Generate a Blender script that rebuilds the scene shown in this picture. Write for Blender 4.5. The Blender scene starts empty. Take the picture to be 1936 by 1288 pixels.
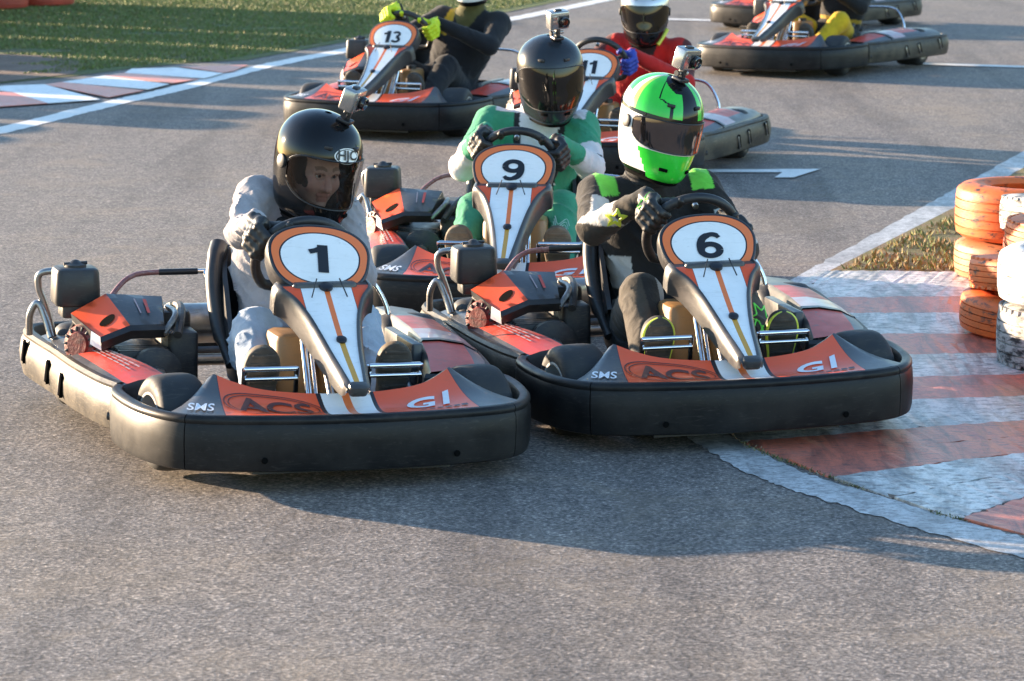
import bpy, math, random
import numpy as np
from mathutils import Vector, Matrix
from mathutils.bvhtree import BVHTree

random.seed(7)
rng = np.random.default_rng(7)
R = math.radians
SC = bpy.context.scene
COL = SC.collection

# ------------------------------------------------------------------ camera
cam_data = bpy.data.cameras.new('camera')
cam = bpy.data.objects.new('camera', cam_data)
COL.objects.link(cam)
cam.location = (0.0, 0.0, 1.990)
cam.rotation_euler = (R(90 - 9.667), 0, 0)
cam_data.sensor_width = 36.0
cam_data.lens = 6000.0 / 1936.0 * 36.0
cam_data.clip_start = 0.1
cam_data.clip_end = 2000
cam_data.dof.use_dof = True
cam_data.dof.focus_distance = 10.4
cam_data.dof.aperture_fstop = 9.0
SC.camera = cam

# ------------------------------------------------------------------ sun and sky
SUN_AZ, SUN_EL = R(30), R(9.0)          # sun stands behind the karts on the left
sun_dir = Vector((-math.cos(SUN_AZ) * math.cos(SUN_EL), math.sin(SUN_AZ) * math.cos(SUN_EL), math.sin(SUN_EL)))
sd = bpy.data.lights.new('sun', 'SUN')
sd.energy = 5.0
sd.angle = R(0.5)
sd.color = (1.0, 0.765, 0.53)
sun = bpy.data.objects.new('sun', sd)
COL.objects.link(sun)
sun.rotation_mode = 'QUATERNION'
sun.rotation_quaternion = sun_dir.to_track_quat('Z', 'Y')
sun.location = (-20, 20, 10)

world = bpy.data.worlds.new('World')
SC.world = world
world.use_nodes = True
wn = world.node_tree
wn.nodes.clear()
out = wn.nodes.new('ShaderNodeOutputWorld')
bg = wn.nodes.new('ShaderNodeBackground')
sky = wn.nodes.new('ShaderNodeTexSky')
sky.sky_type = 'NISHITA'
sky.sun_disc = False
sky.sun_elevation = SUN_EL
sky.sun_rotation = math.atan2(sun_dir.x, sun_dir.y)
sky.air_density = 1.0
sky.dust_density = 0.3
sky.ozone_density = 2.2
bg.inputs['Strength'].default_value = 0.135
wn.links.new(sky.outputs[0], bg.inputs[0])
wn.links.new(bg.outputs[0], out.inputs[0])

SC.view_settings.view_transform = 'Standard'
SC.view_settings.look = 'None'
SC.view_settings.gamma = 1.0
SC.view_settings.use_curve_mapping = False
SC.view_settings.exposure = 2.12

# ------------------------------------------------------------------ materials
def nmat(name):
    m = bpy.data.materials.new(name)
    m.use_nodes = True
    nt = m.node_tree
    return m, nt, nt.nodes['Principled BSDF']

def N(nt, kind, **kw):
    n = nt.nodes.new(kind)
    for k, v in kw.items():
        setattr(n, k, v)
    return n

def noise(nt, scale, detail=4, rough=.6, vec=None, stretch=None, dist=0):
    n = N(nt, 'ShaderNodeTexNoise')
    n.inputs['Scale'].default_value = scale
    n.inputs['Detail'].default_value = detail
    n.inputs['Roughness'].default_value = rough
    n.inputs['Distortion'].default_value = dist
    tc = N(nt, 'ShaderNodeTexCoord')
    oi = N(nt, 'ShaderNodeObjectInfo')          # every copy gets its own wear
    ad = N(nt, 'ShaderNodeVectorMath', operation='MULTIPLY_ADD')
    ad.inputs[1].default_value = (7.3, 11.1, 5.7)
    nt.links.new(oi.outputs['Random'], ad.inputs[0])
    nt.links.new(tc.outputs['Object'], ad.inputs[2])
    src = ad.outputs[0]
    if stretch:
        mp = N(nt, 'ShaderNodeMapping')
        mp.inputs['Scale'].default_value = stretch
        nt.links.new(src, mp.inputs[0])
        src = mp.outputs[0]
    nt.links.new(src, n.inputs[0])
    return n

def ramp(nt, src, stops):
    r = N(nt, 'ShaderNodeValToRGB')
    e = r.color_ramp.elements
    while len(e) < len(stops):
        e.new(.5)
    for el, (p, c) in zip(e, stops):
        el.position = p
        el.color = c if len(c) == 4 else (*c, 1)
    nt.links.new(src, r.inputs[0])
    return r

def mix(nt, fac, a, b, mode='MIX'):
    m = N(nt, 'ShaderNodeMix', data_type='RGBA', blend_type=mode)
    for i, v in ((0, fac), (6, a), (7, b)):
        if hasattr(v, 'is_linked') or hasattr(v, 'links'):
            nt.links.new(v, m.inputs[i])
        else:
            m.inputs[i].default_value = v if not isinstance(v, tuple) or len(v) == 4 else (*v, 1)
    return m.outputs[2]

def bump(nt, bsdf, src, strength, dist=.01):
    b = N(nt, 'ShaderNodeBump')
    b.inputs['Strength'].default_value = strength
    b.inputs['Distance'].default_value = dist
    nt.links.new(src, b.inputs['Height'])
    nt.links.new(b.outputs[0], bsdf.inputs['Normal'])

def worn(name, col, dust, rough=.5, amount=.5, scale=9, metal=0, coat=0, bumps=.0, spec=.5, scratch=True):
    """plastic or paint with dusty wear of its own"""
    m, nt, p = nmat(name)
    n1 = noise(nt, scale, 6, .65)
    f = ramp(nt, n1.outputs[0], [(.42, (0, 0, 0)), (.72, (amount,) * 3)])
    c = mix(nt, f.outputs[0], col, dust)
    if scratch:
        n2 = noise(nt, 60, 3, .7, stretch=(.25, .25, 1.6), dist=1.5)
        f2 = ramp(nt, n2.outputs[0], [(.57, (0, 0, 0)), (.68, (min(1, amount * 1.3),) * 3)])
        c = mix(nt, f2.outputs[0], c, dust)
    nt.links.new(c, p.inputs['Base Color'])
    rr = ramp(nt, n1.outputs[0], [(.3, (rough * .8,) * 3), (.75, (min(1, rough * 1.35),) * 3)])
    nt.links.new(rr.outputs[0], p.inputs['Roughness'])
    p.inputs['Metallic'].default_value = metal
    p.inputs['Coat Weight'].default_value = coat
    p.inputs['Specular IOR Level'].default_value = spec
    if bumps:
        bump(nt, p, n1.outputs[0], bumps, .01)
    return m

def plain(name, col, rough=.5, metal=0, coat=0, spec=.5):
    m, nt, p = nmat(name)
    n1 = noise(nt, 30, 3, .6)
    c = mix(nt, n1.outputs[0], tuple(x * .85 for x in col), tuple(min(1, x * 1.12) for x in col))
    nt.links.new(c, p.inputs['Base Color'])
    p.inputs['Roughness'].default_value = rough
    p.inputs['Metallic'].default_value = metal
    p.inputs['Coat Weight'].default_value = coat
    p.inputs['Coat Roughness'].default_value = .05
    p.inputs['Specular IOR Level'].default_value = spec
    return m

def attr_cloth(name, rough=.85, sheen=.25, weave=420, wb=.25):
    m, nt, p = nmat(name)
    a = N(nt, 'ShaderNodeAttribute', attribute_name='Col')
    n1 = noise(nt, 14, 5, .6)
    k = ramp(nt, n1.outputs[0], [(.3, (.80, .80, .80)), (.7, (1.1, 1.1, 1.1))])
    nt.links.new(mix(nt, 1.0, a.outputs[0], k.outputs[0], 'MULTIPLY'), p.inputs['Base Color'])
    p.inputs['Roughness'].default_value = rough
    p.inputs['Sheen Weight'].default_value = sheen
    p.inputs['Specular IOR Level'].default_value = .25
    n2 = noise(nt, weave, 2, .5)
    n3 = noise(nt, 38, 4, .55, dist=1.2)
    s = N(nt, 'ShaderNodeMath', operation='MULTIPLY_ADD')
    s.inputs[1].default_value = .12
    nt.links.new(n2.outputs[0], s.inputs[0])
    nt.links.new(n3.outputs[0], s.inputs[2])
    bump(nt, p, s.outputs[0], wb, .012)
    return m

M = {}
M['bumper'] = worn('bumper_black', (.008, .008, .009), (.055, .048, .043), .42, .3, 7, bumps=.05, spec=.24)
M['side_bumper'] = worn('side_bumper_black', (.024, .020, .016), (.135, .105, .070), .48, .7, 5, bumps=.30, spec=.36)
M['plastic'] = worn('black_plastic', (.016, .016, .018), (.07, .065, .06), .45, .35, 11)
M['grey_plastic'] = worn('grey_plastic', (.05, .052, .058), (.13, .12, .11), .35, .45, 9)
M['fair_black'] = worn('fairing_black', (.045, .044, .045), (.10, .092, .085), .34, .4, 12)
M['rubber'] = worn('tyre_rubber', (.016, .016, .017), (.055, .05, .045), .62, .5, 16, bumps=.1)
M['red'] = worn('red_decal', (.84, .095, .026), (.62, .12, .05), .36, .25, 8, coat=.1, spec=.35)
M['redworn'] = worn('red_pod_decal', (.60, .050, .025), (.24, .12, .10), .40, .45, 10, spec=.4)
M['orange'] = worn('orange_decal', (.86, .18, .04), (.6, .2, .08), .32, .2, 12, coat=.3)
M['amber'] = plain('amber_stripe', (.62, .30, .035), .35, coat=.3)
M['white'] = worn('white_decal', (.86, .85, .84), (.55, .54, .52), .32, .25, 9, coat=.3)
M['pinkwhite'] = worn('white_pod_decal', (.46, .36, .37), (.5, .2, .2), .34, .55, 14, coat=.2)
M['ink'] = plain('black_lettering', (.012, .012, .016), .4)
M['fade_ink'] = plain('faded_lettering', (.075, .014, .012), .45)
M['white_ink'] = plain('white_lettering', (.75, .75, .78), .45)
M['grey_ink'] = plain('grey_lettering', (.40, .30, .31), .5)
M['chrome'] = plain('chrome', (.75, .75, .77), .12, 1)
M['steel'] = worn('dull_steel', (.42, .41, .40), (.2, .17, .14), .32, .5, 20, metal=1)
M['guard_sky_sheen'] = worn('guard_sky_sheen', (.22, .075, .07), (.35, .25, .24), .25, .6, 14)  # pinkish sky reflection along the bar, mixed into its base colour
M['frame'] = worn('painted_tube', (.03, .03, .033), (.1, .09, .08), .35, .4, 20)
M['tan'] = worn('tan_tank', (.30, .155, .055), (.20, .12, .06), .42, .5, 7, bumps=.05)
M['engine'] = worn('engine_dark', (.022, .022, .024), (.09, .075, .06), .5, .6, 25, bumps=.1)
M['alloy'] = worn('cast_alloy', (.30, .29, .28), (.10, .085, .07), .4, .6, 22, metal=.8)
M['starter'] = worn('red_starter', (.24, .022, .014), (.05, .03, .028), .5, .9, 26, bumps=.4)
M['rim'] = worn('wheel_rim', (.66, .64, .60), (.3, .26, .2), .3, .35, 20, metal=.3)
M['dark'] = plain('dark_gap', (.004, .004, .004), .9, spec=.05)
M['seat'] = worn('seat_shell', (.020, .020, .022), (.06, .055, .05), .38, .4, 8)
M['lens'] = plain('camera_lens', (.006, .006, .008), .06, coat=1)
M['silver'] = plain('camera_housing', (.40, .39, .38), .22, .75)
M['cloth'] = attr_cloth('suit_cloth', .85, .10)
M['jersey'] = attr_cloth('soft_jersey', .95, .2, 300, .32)
M['suit_white'] = plain('white_collar', (.62, .58, .58), .8)
M['hivis'] = plain('hivis_yellow', (.62, .72, .02), .7)
M['lime'] = plain('lime_print', (.16, .75, .06), .5)
M['lemon'] = plain('lemon_print', (.62, .66, .06), .5)
M['greyprint'] = plain('pale_print', (.30, .50, .42), .6)

def visor_mat(name, col, alpha, rough=.04, metal=.0):
    m, nt, p = nmat(name)
    n1 = noise(nt, 5, 2, .5)
    c = mix(nt, n1.outputs[0], tuple(x * .8 for x in col), col)
    nt.links.new(c, p.inputs['Base Color'])
    p.inputs['Roughness'].default_value = rough
    p.inputs['Metallic'].default_value = metal
    p.inputs['Specular IOR Level'].default_value = .45
    p.inputs['Alpha'].default_value = alpha
    return m

M['scarf'] = worn('black_scarf', (.014, .014, .015), (.03, .03, .03), .9, .4, 30, bumps=.4)
M['visor_smoke'] = visor_mat('smoked_visor', (.010, .008, .007), 1, .05)
M['visor_mirror'] = visor_mat('mirror_visor', (.14, .12, .12), 1, .06, .9)
M['visor_clear'] = visor_mat('clear_visor', (.022, .014, .010), .48)

# ------------------------------------------------------------------ mesh builder
class MB:
    def __init__(s):
        s.v, s.f, s.m, s.mats = [], [], [], []

    def mi(s, m):
        if m not in s.mats:
            s.mats.append(m)
        return s.mats.index(m)

    def add(s, verts, faces, mat):
        o = len(s.v)
        s.v += [tuple(map(float, v)) for v in verts]
        i = s.mi(mat)
        for f in faces:
            s.f.append(tuple(o + k for k in f))
            s.m.append(i)

    def grid(s, rows, mat, closed=False, matf=None):
        """rows of points of equal length"""
        nr, nc = len(rows), len(rows[0])
        o = len(s.v)
        for r in rows:
            s.v += [tuple(map(float, p)) for p in r]
        for i in range(nr - 1):
            for j in range(nc if closed else nc - 1):
                k = (j + 1) % nc
                s.f.append((o + i * nc + j, o + i * nc + k, o + (i + 1) * nc + k, o + (i + 1) * nc + j))
                s.m.append(s.mi(matf(i, j) if matf else mat))
        return o

    def cap(s, ring, mat, flip=False):
        r = list(ring)
        if flip:
            r = r[::-1]
        s.add(r, [tuple(range(len(r)))], mat)

    def tube(s, path, r, mat, n=10, caps=True):
        P = [Vector(p) for p in path]
        rows = []
        prev = None
        for i, p in enumerate(P):
            t = (P[min(i + 1, len(P) - 1)] - P[max(i - 1, 0)]).normalized()
            if prev is None:
                a = Vector((0, 0, 1)) if abs(t.z) < .9 else Vector((1, 0, 0))
                u = t.cross(a).normalized()
            else:
                u = (prev - t * prev.dot(t)).normalized()
            prev = u
            w = t.cross(u)
            rr = r[i] if isinstance(r, (list, tuple)) else r
            rows.append([p + (u * math.cos(2 * math.pi * k / n) + w * math.sin(2 * math.pi * k / n)) * rr for k in range(n)])
        s.grid(rows, mat, True)
        if caps:
            s.cap(rows[0], mat)
            s.cap(rows[-1], mat, True)

    def lathe(s, c, axis, prof, mat, n=36, matf=None, cap0=False, cap1=False, a0=0):
        """prof: (along axis, radius)"""
        c = Vector(c)
        ax = Vector(axis).normalized()
        a = Vector((0, 0, 1)) if abs(ax.z) < .9 else Vector((1, 0, 0))
        u = ax.cross(a).normalized()
        w = ax.cross(u)
        rows = [[c + ax * h + (u * math.cos(a0 + 2 * math.pi * k / n) + w * math.sin(a0 + 2 * math.pi * k / n)) * r for k in range(n)] for h, r in prof]
        s.grid(rows, mat, True, matf)
        if cap0:
            s.cap(rows[0], mat)
        if cap1:
            s.cap(rows[-1], mat, True)

    def rbox(s, c, size, mat, r=.012, axes=None, taper=1.0, n=4):
        """box with rounded vertical edges and bevelled top and bottom; axes 3 vectors"""
        c = Vector(c)
        X, Y, Z = axes if axes else (Vector((1, 0, 0)), Vector((0, 1, 0)), Vector((0, 0, 1)))
        hx, hy, hz = size[0] / 2, size[1] / 2, size[2] / 2
        def ring(z, ins, k):
            ax, ay = hx * k - ins, hy * k - ins
            rr = max(r - ins, .0005)
            pts = []
            for qx, qy, st in ((1, 1, 0), (-1, 1, 90), (-1, -1, 180), (1, -1, 270)):
                for i in range(n + 1):
                    an = R(st + 90 * i / n)
                    pts.append(c + X * (qx * (ax - rr) + rr * math.cos(an)) + Y * (qy * (ay - rr) + rr * math.sin(an)) + Z * z)
            return pts
        b = r * .6
        rows = [ring(-hz, b, 1), ring(-hz + b * .3, b * .3, 1), ring(-hz + b, 0, 1), ring(hz - b, 0, taper), ring(hz - b * .3, b * .3, taper), ring(hz, b, taper)]
        s.grid(rows, mat, True)
        s.cap(rows[0], mat, True)
        s.cap(rows[-1], mat)

    def prism(s, pts, d, mat, side=None):
        """polygon pts (3D list) extruded by vector d"""
        d = Vector(d)
        A = [Vector(p) for p in pts]
        B = [p + d for p in A]
        s.cap(A, mat)
        s.cap(B, mat, True)
        s.grid([A, B], side or mat, True)

    def build(s, name, parent=None, smooth=True, angle=40):
        me = bpy.data.meshes.new(name)
        me.from_pydata(s.v, [], s.f)
        for m in s.mats:
            me.materials.append(m)
        me.polygons.foreach_set('material_index', s.m)
        me.polygons.foreach_set('use_smooth', [smooth] * len(s.f))
        me.update()
        import bmesh
        b = bmesh.new()
        b.from_mesh(me)
        bmesh.ops.remove_doubles(b, verts=b.verts, dist=1e-5)
        bmesh.ops.recalc_face_normals(b, faces=b.faces)
        if smooth:
            for e in b.edges:
                e.smooth = not (len(e.link_faces) == 2 and e.calc_face_angle(0) > R(angle))
        b.to_mesh(me)
        b.free()
        o = bpy.data.objects.new(name, me)
        COL.objects.link(o)
        if parent:
            o.parent = parent
        return o

def tag(o, label=None, cat=None, group=None, kind=None):
    if label: o['label'] = label
    if cat: o['category'] = cat
    if group: o['group'] = group
    if kind: o['kind'] = kind
    return o

def empty(name, loc=(0, 0, 0), rot=(0, 0, 0)):
    o = bpy.data.objects.new(name, None)
    o.location = loc
    o.rotation_euler = rot
    o.empty_display_size = .2
    COL.objects.link(o)
    return o

def copy_tree(o, parent=None):
    c = o.copy()
    COL.objects.link(c)
    if parent:
        c.parent = parent
    for ch in list(o.children):
        copy_tree(ch, c)
    return c

def catmull(pts, n=8):
    P = [np.array(p, float) for p in pts]
    P = [2 * P[0] - P[1]] + P + [2 * P[-1] - P[-2]]
    o = []
    for i in range(1, len(P) - 2):
        for k in range(n):
            t = k / n
            a, b, c, d = P[i - 1], P[i], P[i + 1], P[i + 2]
            o.append(.5 * (2 * b + (c - a) * t + (2 * a - 5 * b + 4 * c - d) * t * t + (3 * b - a - 3 * c + d) * t ** 3))
    o.append(P[-2])
    return o

def text2d(body, size=1.0, bold=0.0, sx=1.0, shear=0.0):
    """flat triangles of some lettering, centred on the origin"""
    cu = bpy.data.curves.new('lettering', 'FONT')
    cu.body = body
    cu.size = size
    cu.offset = bold * size
    cu.shear = shear
    cu.align_x = 'CENTER'
    cu.align_y = 'CENTER'
    cu.resolution_u = 4
    ob = bpy.data.objects.new('lettering', cu)
    COL.objects.link(ob)
    dg = bpy.context.evaluated_depsgraph_get()
    me = ob.evaluated_get(dg).to_mesh()
    V = [(v.co.x * sx, v.co.y) for v in me.vertices]
    F = [tuple(p.vertices) for p in me.polygons]
    ob.evaluated_get(dg).to_mesh_clear()
    bpy.data.objects.remove(ob)
    xs = [v[0] for v in V]; ys = [v[1] for v in V]
    cx, cy = (min(xs) + max(xs)) / 2, (min(ys) + max(ys)) / 2
    return [(x - cx, y - cy) for x, y in V], F

def flat_ink(mb, body, size, fn, mat, **kw):
    V, F = text2d(body, size, **kw)
    mb.add([fn(x, y) for x, y in V], F, mat)

# ------------------------------------------------------------------ ground materials
def asphalt_mat():
    m, nt, p = nmat('asphalt')
    fine = noise(nt, 80, 4, .80)
    mid = noise(nt, 19, 5, .75)
    big = noise(nt, .7, 5, .6)
    c1 = ramp(nt, fine.outputs[0], [(.34, (.040, .034, .031)), (.49, (.165, .146, .133)), (.60, (.31, .270, .24)), (.67, (.66, .57, .49))])
    c2 = ramp(nt, mid.outputs[0], [(.32, (.70, .70, .71)), (.68, (1.28, 1.26, 1.24))])
    c3 = ramp(nt, big.outputs[0], [(.3, (.84, .84, .86)), (.55, (1.0, .99, .97)), (.72, (1.16, 1.09, .98))])
    c = mix(nt, 1, c1.outputs[0], c2.outputs[0], 'MULTIPLY')
    c = mix(nt, 1, c, c3.outputs[0], 'MULTIPLY')
    stain = noise(nt, 1.9, 6, .7, dist=.8)
    fs = ramp(nt, stain.outputs[0], [(.52, (0, 0, 0)), (.70, (.38, .38, .38))])
    c = mix(nt, fs.outputs[0], c, (.30, .235, .165))
    rub = noise(nt, 1.0, 4, .6, stretch=(2.6, .22, 1), dist=.5)
    fr = ramp(nt, rub.outputs[0], [(.36, (.74, .74, .75)), (.5, (1, 1, 1))])
    c = mix(nt, 1, c, fr.outputs[0], 'MULTIPLY')
    vo = N(nt, 'ShaderNodeTexVoronoi', feature='DISTANCE_TO_EDGE')
    vo.inputs['Scale'].default_value = .45
    tc = N(nt, 'ShaderNodeTexCoord')
    dn = noise(nt, 2.5, 4, .6)
    va = N(nt, 'ShaderNodeVectorMath', operation='MULTIPLY_ADD')
    va.inputs[1].default_value = (.9, .9, 0)
    nt.links.new(dn.outputs['Color'], va.inputs[0])
    nt.links.new(tc.outputs['Object'], va.inputs[2])
    nt.links.new(va.outputs[0], vo.inputs['Vector'])
    cr = ramp(nt, vo.outputs[0], [(.0, (.45, .45, .45)), (.012, (1, 1, 1))])
    c = mix(nt, .22, c, mix(nt, 1, c, cr.outputs[0], 'MULTIPLY'))
    nt.links.new(c, p.inputs['Base Color'])
    p.inputs['Roughness'].default_value = .78
    p.inputs['Specular IOR Level'].default_value = .35
    a = N(nt, 'ShaderNodeMath', operation='ADD')
    nt.links.new(fine.outputs[0], a.inputs[0])
    nt.links.new(mid.outputs[0], a.inputs[1])
    bump(nt, p, a.outputs[0], .55, .006)
    return m

def paint_mat(name, col, under=(.12, .115, .11), wear=.5, rough=.35, scale=30, dark=(.03, .03, .035)):
    m, nt, p = nmat(name)
    n1 = noise(nt, scale, 6, .7, stretch=(1, 2.2, 1))
    n2 = noise(nt, 2.6, 6, .72, stretch=(2.4, .9, 1), dist=.6)
    n3 = noise(nt, 120, 3, .7)
    f1 = ramp(nt, n1.outputs[0], [(.60 - wear * .12, (0, 0, 0)), (.72 - wear * .08, (1, 1, 1))])
    f2 = ramp(nt, n2.outputs[0], [(.44, (0, 0, 0)), (.70, (.85 * wear,) * 3)])
    c = mix(nt, f2.outputs[0], col, dark)
    c = mix(nt, f1.outputs[0], c, under)
    if 'kerb' in name and 'far' not in name:
        sm = noise(nt, 3.0, 5, .7, stretch=(3.2, .5, 1), dist=.7)
        fsm = ramp(nt, sm.outputs[0], [(.50, (0, 0, 0)), (.66, (.62, .62, .62))])
        c = mix(nt, fsm.outputs[0], c, (.055, .052, .055))
    k = ramp(nt, n3.outputs[0], [(.3, (.82, .82, .82)), (.7, (1.1, 1.1, 1.1))])
    c = mix(nt, 1, c, k.outputs[0], 'MULTIPLY')
    nt.links.new(c, p.inputs['Base Color'])
    p.inputs['Roughness'].default_value = rough
    a = N(nt, 'ShaderNodeMath', operation='ADD')
    nt.links.new(n3.outputs[0], a.inputs[0])
    nt.links.new(n1.outputs[0], a.inputs[1])
    bump(nt, p, a.outputs[0], .22, .006)
    return m

M['asphalt'] = asphalt_mat()
M['line'] = paint_mat('line_paint', (.78, .75, .71), (.3, .28, .265), .3, .6, 45, (.45, .43, .41))
M['band'] = paint_mat('worn_band_paint', (.60, .59, .58), (.17, .16, .155), 1.15, .55, 42, (.20, .195, .19))
M['kerb_white'] = paint_mat('kerb_white', (.76, .72, .67), (.12, .115, .115), .95, .40, 20)
M['kerb_red'] = paint_mat('kerb_red', (.68, .19, .115), (.26, .10, .08), .75, .40, 22, (.20, .06, .05))
M['kerb_white_far'] = paint_mat('kerb_white_far', (.80, .78, .77), (.4, .38, .37), .3, .5, 22, (.3, .29, .28))
M['kerb_red_far'] = paint_mat('kerb_red_far', (.72, .21, .145), (.6, .42, .37), .45, .5, 22, (.3, .15, .12))

def earth_mat(name, stops, scale=2.2):
    m, nt, p = nmat(name)
    n1 = noise(nt, scale, 8, .65)
    c = ramp(nt, n1.outputs[0], stops)
    n2 = noise(nt, 60, 4, .7)
    k = ramp(nt, n2.outputs[0], [(.3, (.6, .6, .6)), (.7, (1.25, 1.25, 1.25))])
    nt.links.new(mix(nt, 1, c.outputs[0], k.outputs[0], 'MULTIPLY'), p.inputs['Base Color'])
    p.inputs['Roughness'].default_value = .95
    bump(nt, p, n2.outputs[0], .7, .03)
    return m

M['turf'] = earth_mat('turf', [(.30, (.16, .115, .07)), (.44, (.12, .125, .04)), (.6, (.09, .13, .03)), (.8, (.13, .16, .04))])
M['dry'] = earth_mat('dry_verge', [(.3, (.11, .085, .055)), (.45, (.22, .15, .08)), (.55, (.15, .14, .05)), (.7, (.26, .17, .08))], 7)
M['dirt'] = earth_mat('bare_dirt', [(.3, (.15, .10, .075)), (.6, (.22, .155, .115)), (.8, (.16, .15, .08))], 3)

def sheet(name, pts, z, mat, kind='structure', sub=0):
    mb = MB()
    mb.add([(x, y, z) for x, y in pts], [tuple(range(len(pts)))], mat)
    o = mb.build(name, smooth=False)
    if kind: o['kind'] = kind
    return o

def ribbon(name, left, right, z, mat, kind='structure'):
    mb = MB()
    mb.grid([[(*a, z), (*b, z)] for a, b in zip(left, right)], mat)
    o = mb.build(name, smooth=False)
    o['kind'] = kind
    return o

# ------------------------------------------------------------------ ground
sheet('ground', [(-300, -300), (300, -300), (300, 300), (-300, 300)], -.03, M['dry'])
sheet('asphalt_track', [(-60, -40), (60, -40), (60, 120), (-60, 120)], 0, M['asphalt'])

def off(path, d):
    o = []
    P = [np.array(p[:2], float) for p in path]
    for i in range(len(P)):
        t = P[min(i + 1, len(P) - 1)] - P[max(i - 1, 0)]
        t /= np.linalg.norm(t)
        o.append(tuple(P[i] + np.array([t[1], -t[0]]) * d))
    return o

def rough(P, d):
    return [(p[0] + rng.normal(0, d), p[1] + rng.normal(0, d * 2)) for p in P]

# outer edge of the track on the left: white line, turf, flat kerb
LL = [tuple(p) for p in catmull([(-4.6, 14.0), (-3.75, 17.3), (-3.15, 19.45), (-2.74, 21.03), (-2.43, 22.08), (-1.95, 24.01), (-1.36, 25.73), (-.04, 29.40), (.80, 31.95), (1.9, 35.3), (3.4, 40)], 24)]
ribbon('white_line', rough(off(LL, -.02), .006), rough(off(LL, .16), .006), .003, M['line'])
turf_pts = [(x, y) for x, y in off(LL, -.28)]
turf_pts = [p for p in turf_pts if p[1] > 23.2]
sheet('turf_bank', [(-3.64, 22.54), (-3.18, 23.17), (-2.87, 23.8), (-2.5, 24.3)] + [p for p in turf_pts if p[1] > 24.6] + [(3.3, 60), (-40, 60), (-40, 18), (-4.2, 18), (-3.9, 21.0)], .004, M['turf'])
sheet('bare_earth', [(-9, 26.6), (-6, 26.0), (-4.9, 25.5), (-4.05, 25.15), (-3.52, 24.92), (-3.25, 24.2), (-3.22, 23.3), (-3.66, 22.6), (-3.95, 21.1), (-4.3, 18.2), (-9, 18.2)], .008, M['dirt'])

ck = [('r', [(-3.75, 21.79), (-3.44, 21.79), (-3.07, 20.96), (-3.50, 20.6)]),
      ('w', [(-3.44, 21.79), (-3.30, 22.38), (-2.76, 21.23), (-3.07, 20.96)]),
      ('w', [(-3.44, 21.79), (-3.72, 22.05), (-3.55, 22.28), (-3.30, 22.38)]),
      ('r', [(-3.30, 22.38), (-3.20, 22.56), (-2.54, 21.90), (-2.72, 21.38)]),
      ('w', [(-3.20, 22.56), (-2.97, 23.09), (-2.42, 22.40), (-2.52, 21.98)]),
      ('r', [(-2.97, 23.09), (-2.85, 23.33), (-2.25, 22.80), (-2.40, 22.46)]),
      ('w', [(-2.85, 23.33), (-2.84, 23.70), (-2.52, 23.80), (-2.12, 23.30), (-2.22, 22.86)]),
      ('r', [(-2.50, 23.88), (-2.0, 24.05), (-2.06, 23.50), (-2.13, 23.36)])]
mb = MB()
for k, pts in ck:
    mt = M['kerb_white_far'] if k == 'w' else M['kerb_red_far']
    n = len(pts)
    c = np.mean(np.array(pts), 0)
    mb.prism([(x + (c[0] - x) * .006, y + (c[1] - y) * .006, .010) for x, y in pts], (0, 0, .003), mt)
tag(mb.build('flat_kerb', smooth=False), kind='structure')

# inside of the bend on the right: line, band, painted kerb fanning round the apex
I_ = [(1.33, 13.42), (1.00, 12.62), (.88, 12.26), (.745, 11.77), (.66, 11.27), (.62, 10.75), (.63, 10.30), (.72, 9.76), (.947, 9.23), (1.254, 8.675), (1.62, 8.25), (2.2, 7.75)]
O_ = [(2.30, 13.30), (2.10, 12.71), (2.02, 12.26), (2.0, 11.77), (2.0, 11.36), (2.02, 10.95), (2.05, 10.57), (2.1, 10.23), (2.05, 9.82), (1.95, 9.52), (2.2, 9.2), (2.7, 9.0)]
RL_in = [(2.2, 16.2), (1.83, 15.05), (1.47, 14.03), (1.30, 13.45), (.93, 12.55), (.70, 11.77), (.62, 11.27), (.585, 10.75), (.60, 10.28), (.69, 9.74), (.925, 9.19), (1.235, 8.64), (1.60, 8.2), (2.2, 7.68)]
band = [(.60, 9.70), (.95, 8.85), (1.36, 8.235), (1.9, 7.7)]
rl = [tuple(p) for p in catmull([(4.6, 22.9), (2.95, 18.19), (2.05, 15.66), (1.20, 13.27), (.82, 12.2), (.58, 11.2), (.49, 10.5), (.53, 9.98), (.70, 9.33), (.95, 8.85), (1.36, 8.235), (1.95, 7.65)], 24)]
rr = off(rl, -.0)
wid = np.interp(np.arange(len(rl)), [0, 72, 120, 168, 216, len(rl) - 1], [.155, .155, .15, .14, .17, .17])
rin = []
for i, p in enumerate(rl):
    a, b = rl[max(i - 1, 0)], rl[min(i + 1, len(rl) - 1)]
    t = np.array(b) - np.array(a)
    t /= np.linalg.norm(t)
    rin.append(tuple(np.array(p) + np.array([-t[1], t[0]]) * wid[i]))
ribbon('white_line', rough(rl, .004), rough(rin, .004), .003, M['band'])

def kz(s):
    return .004 + .004 * min(1, s * 3.0)

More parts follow.
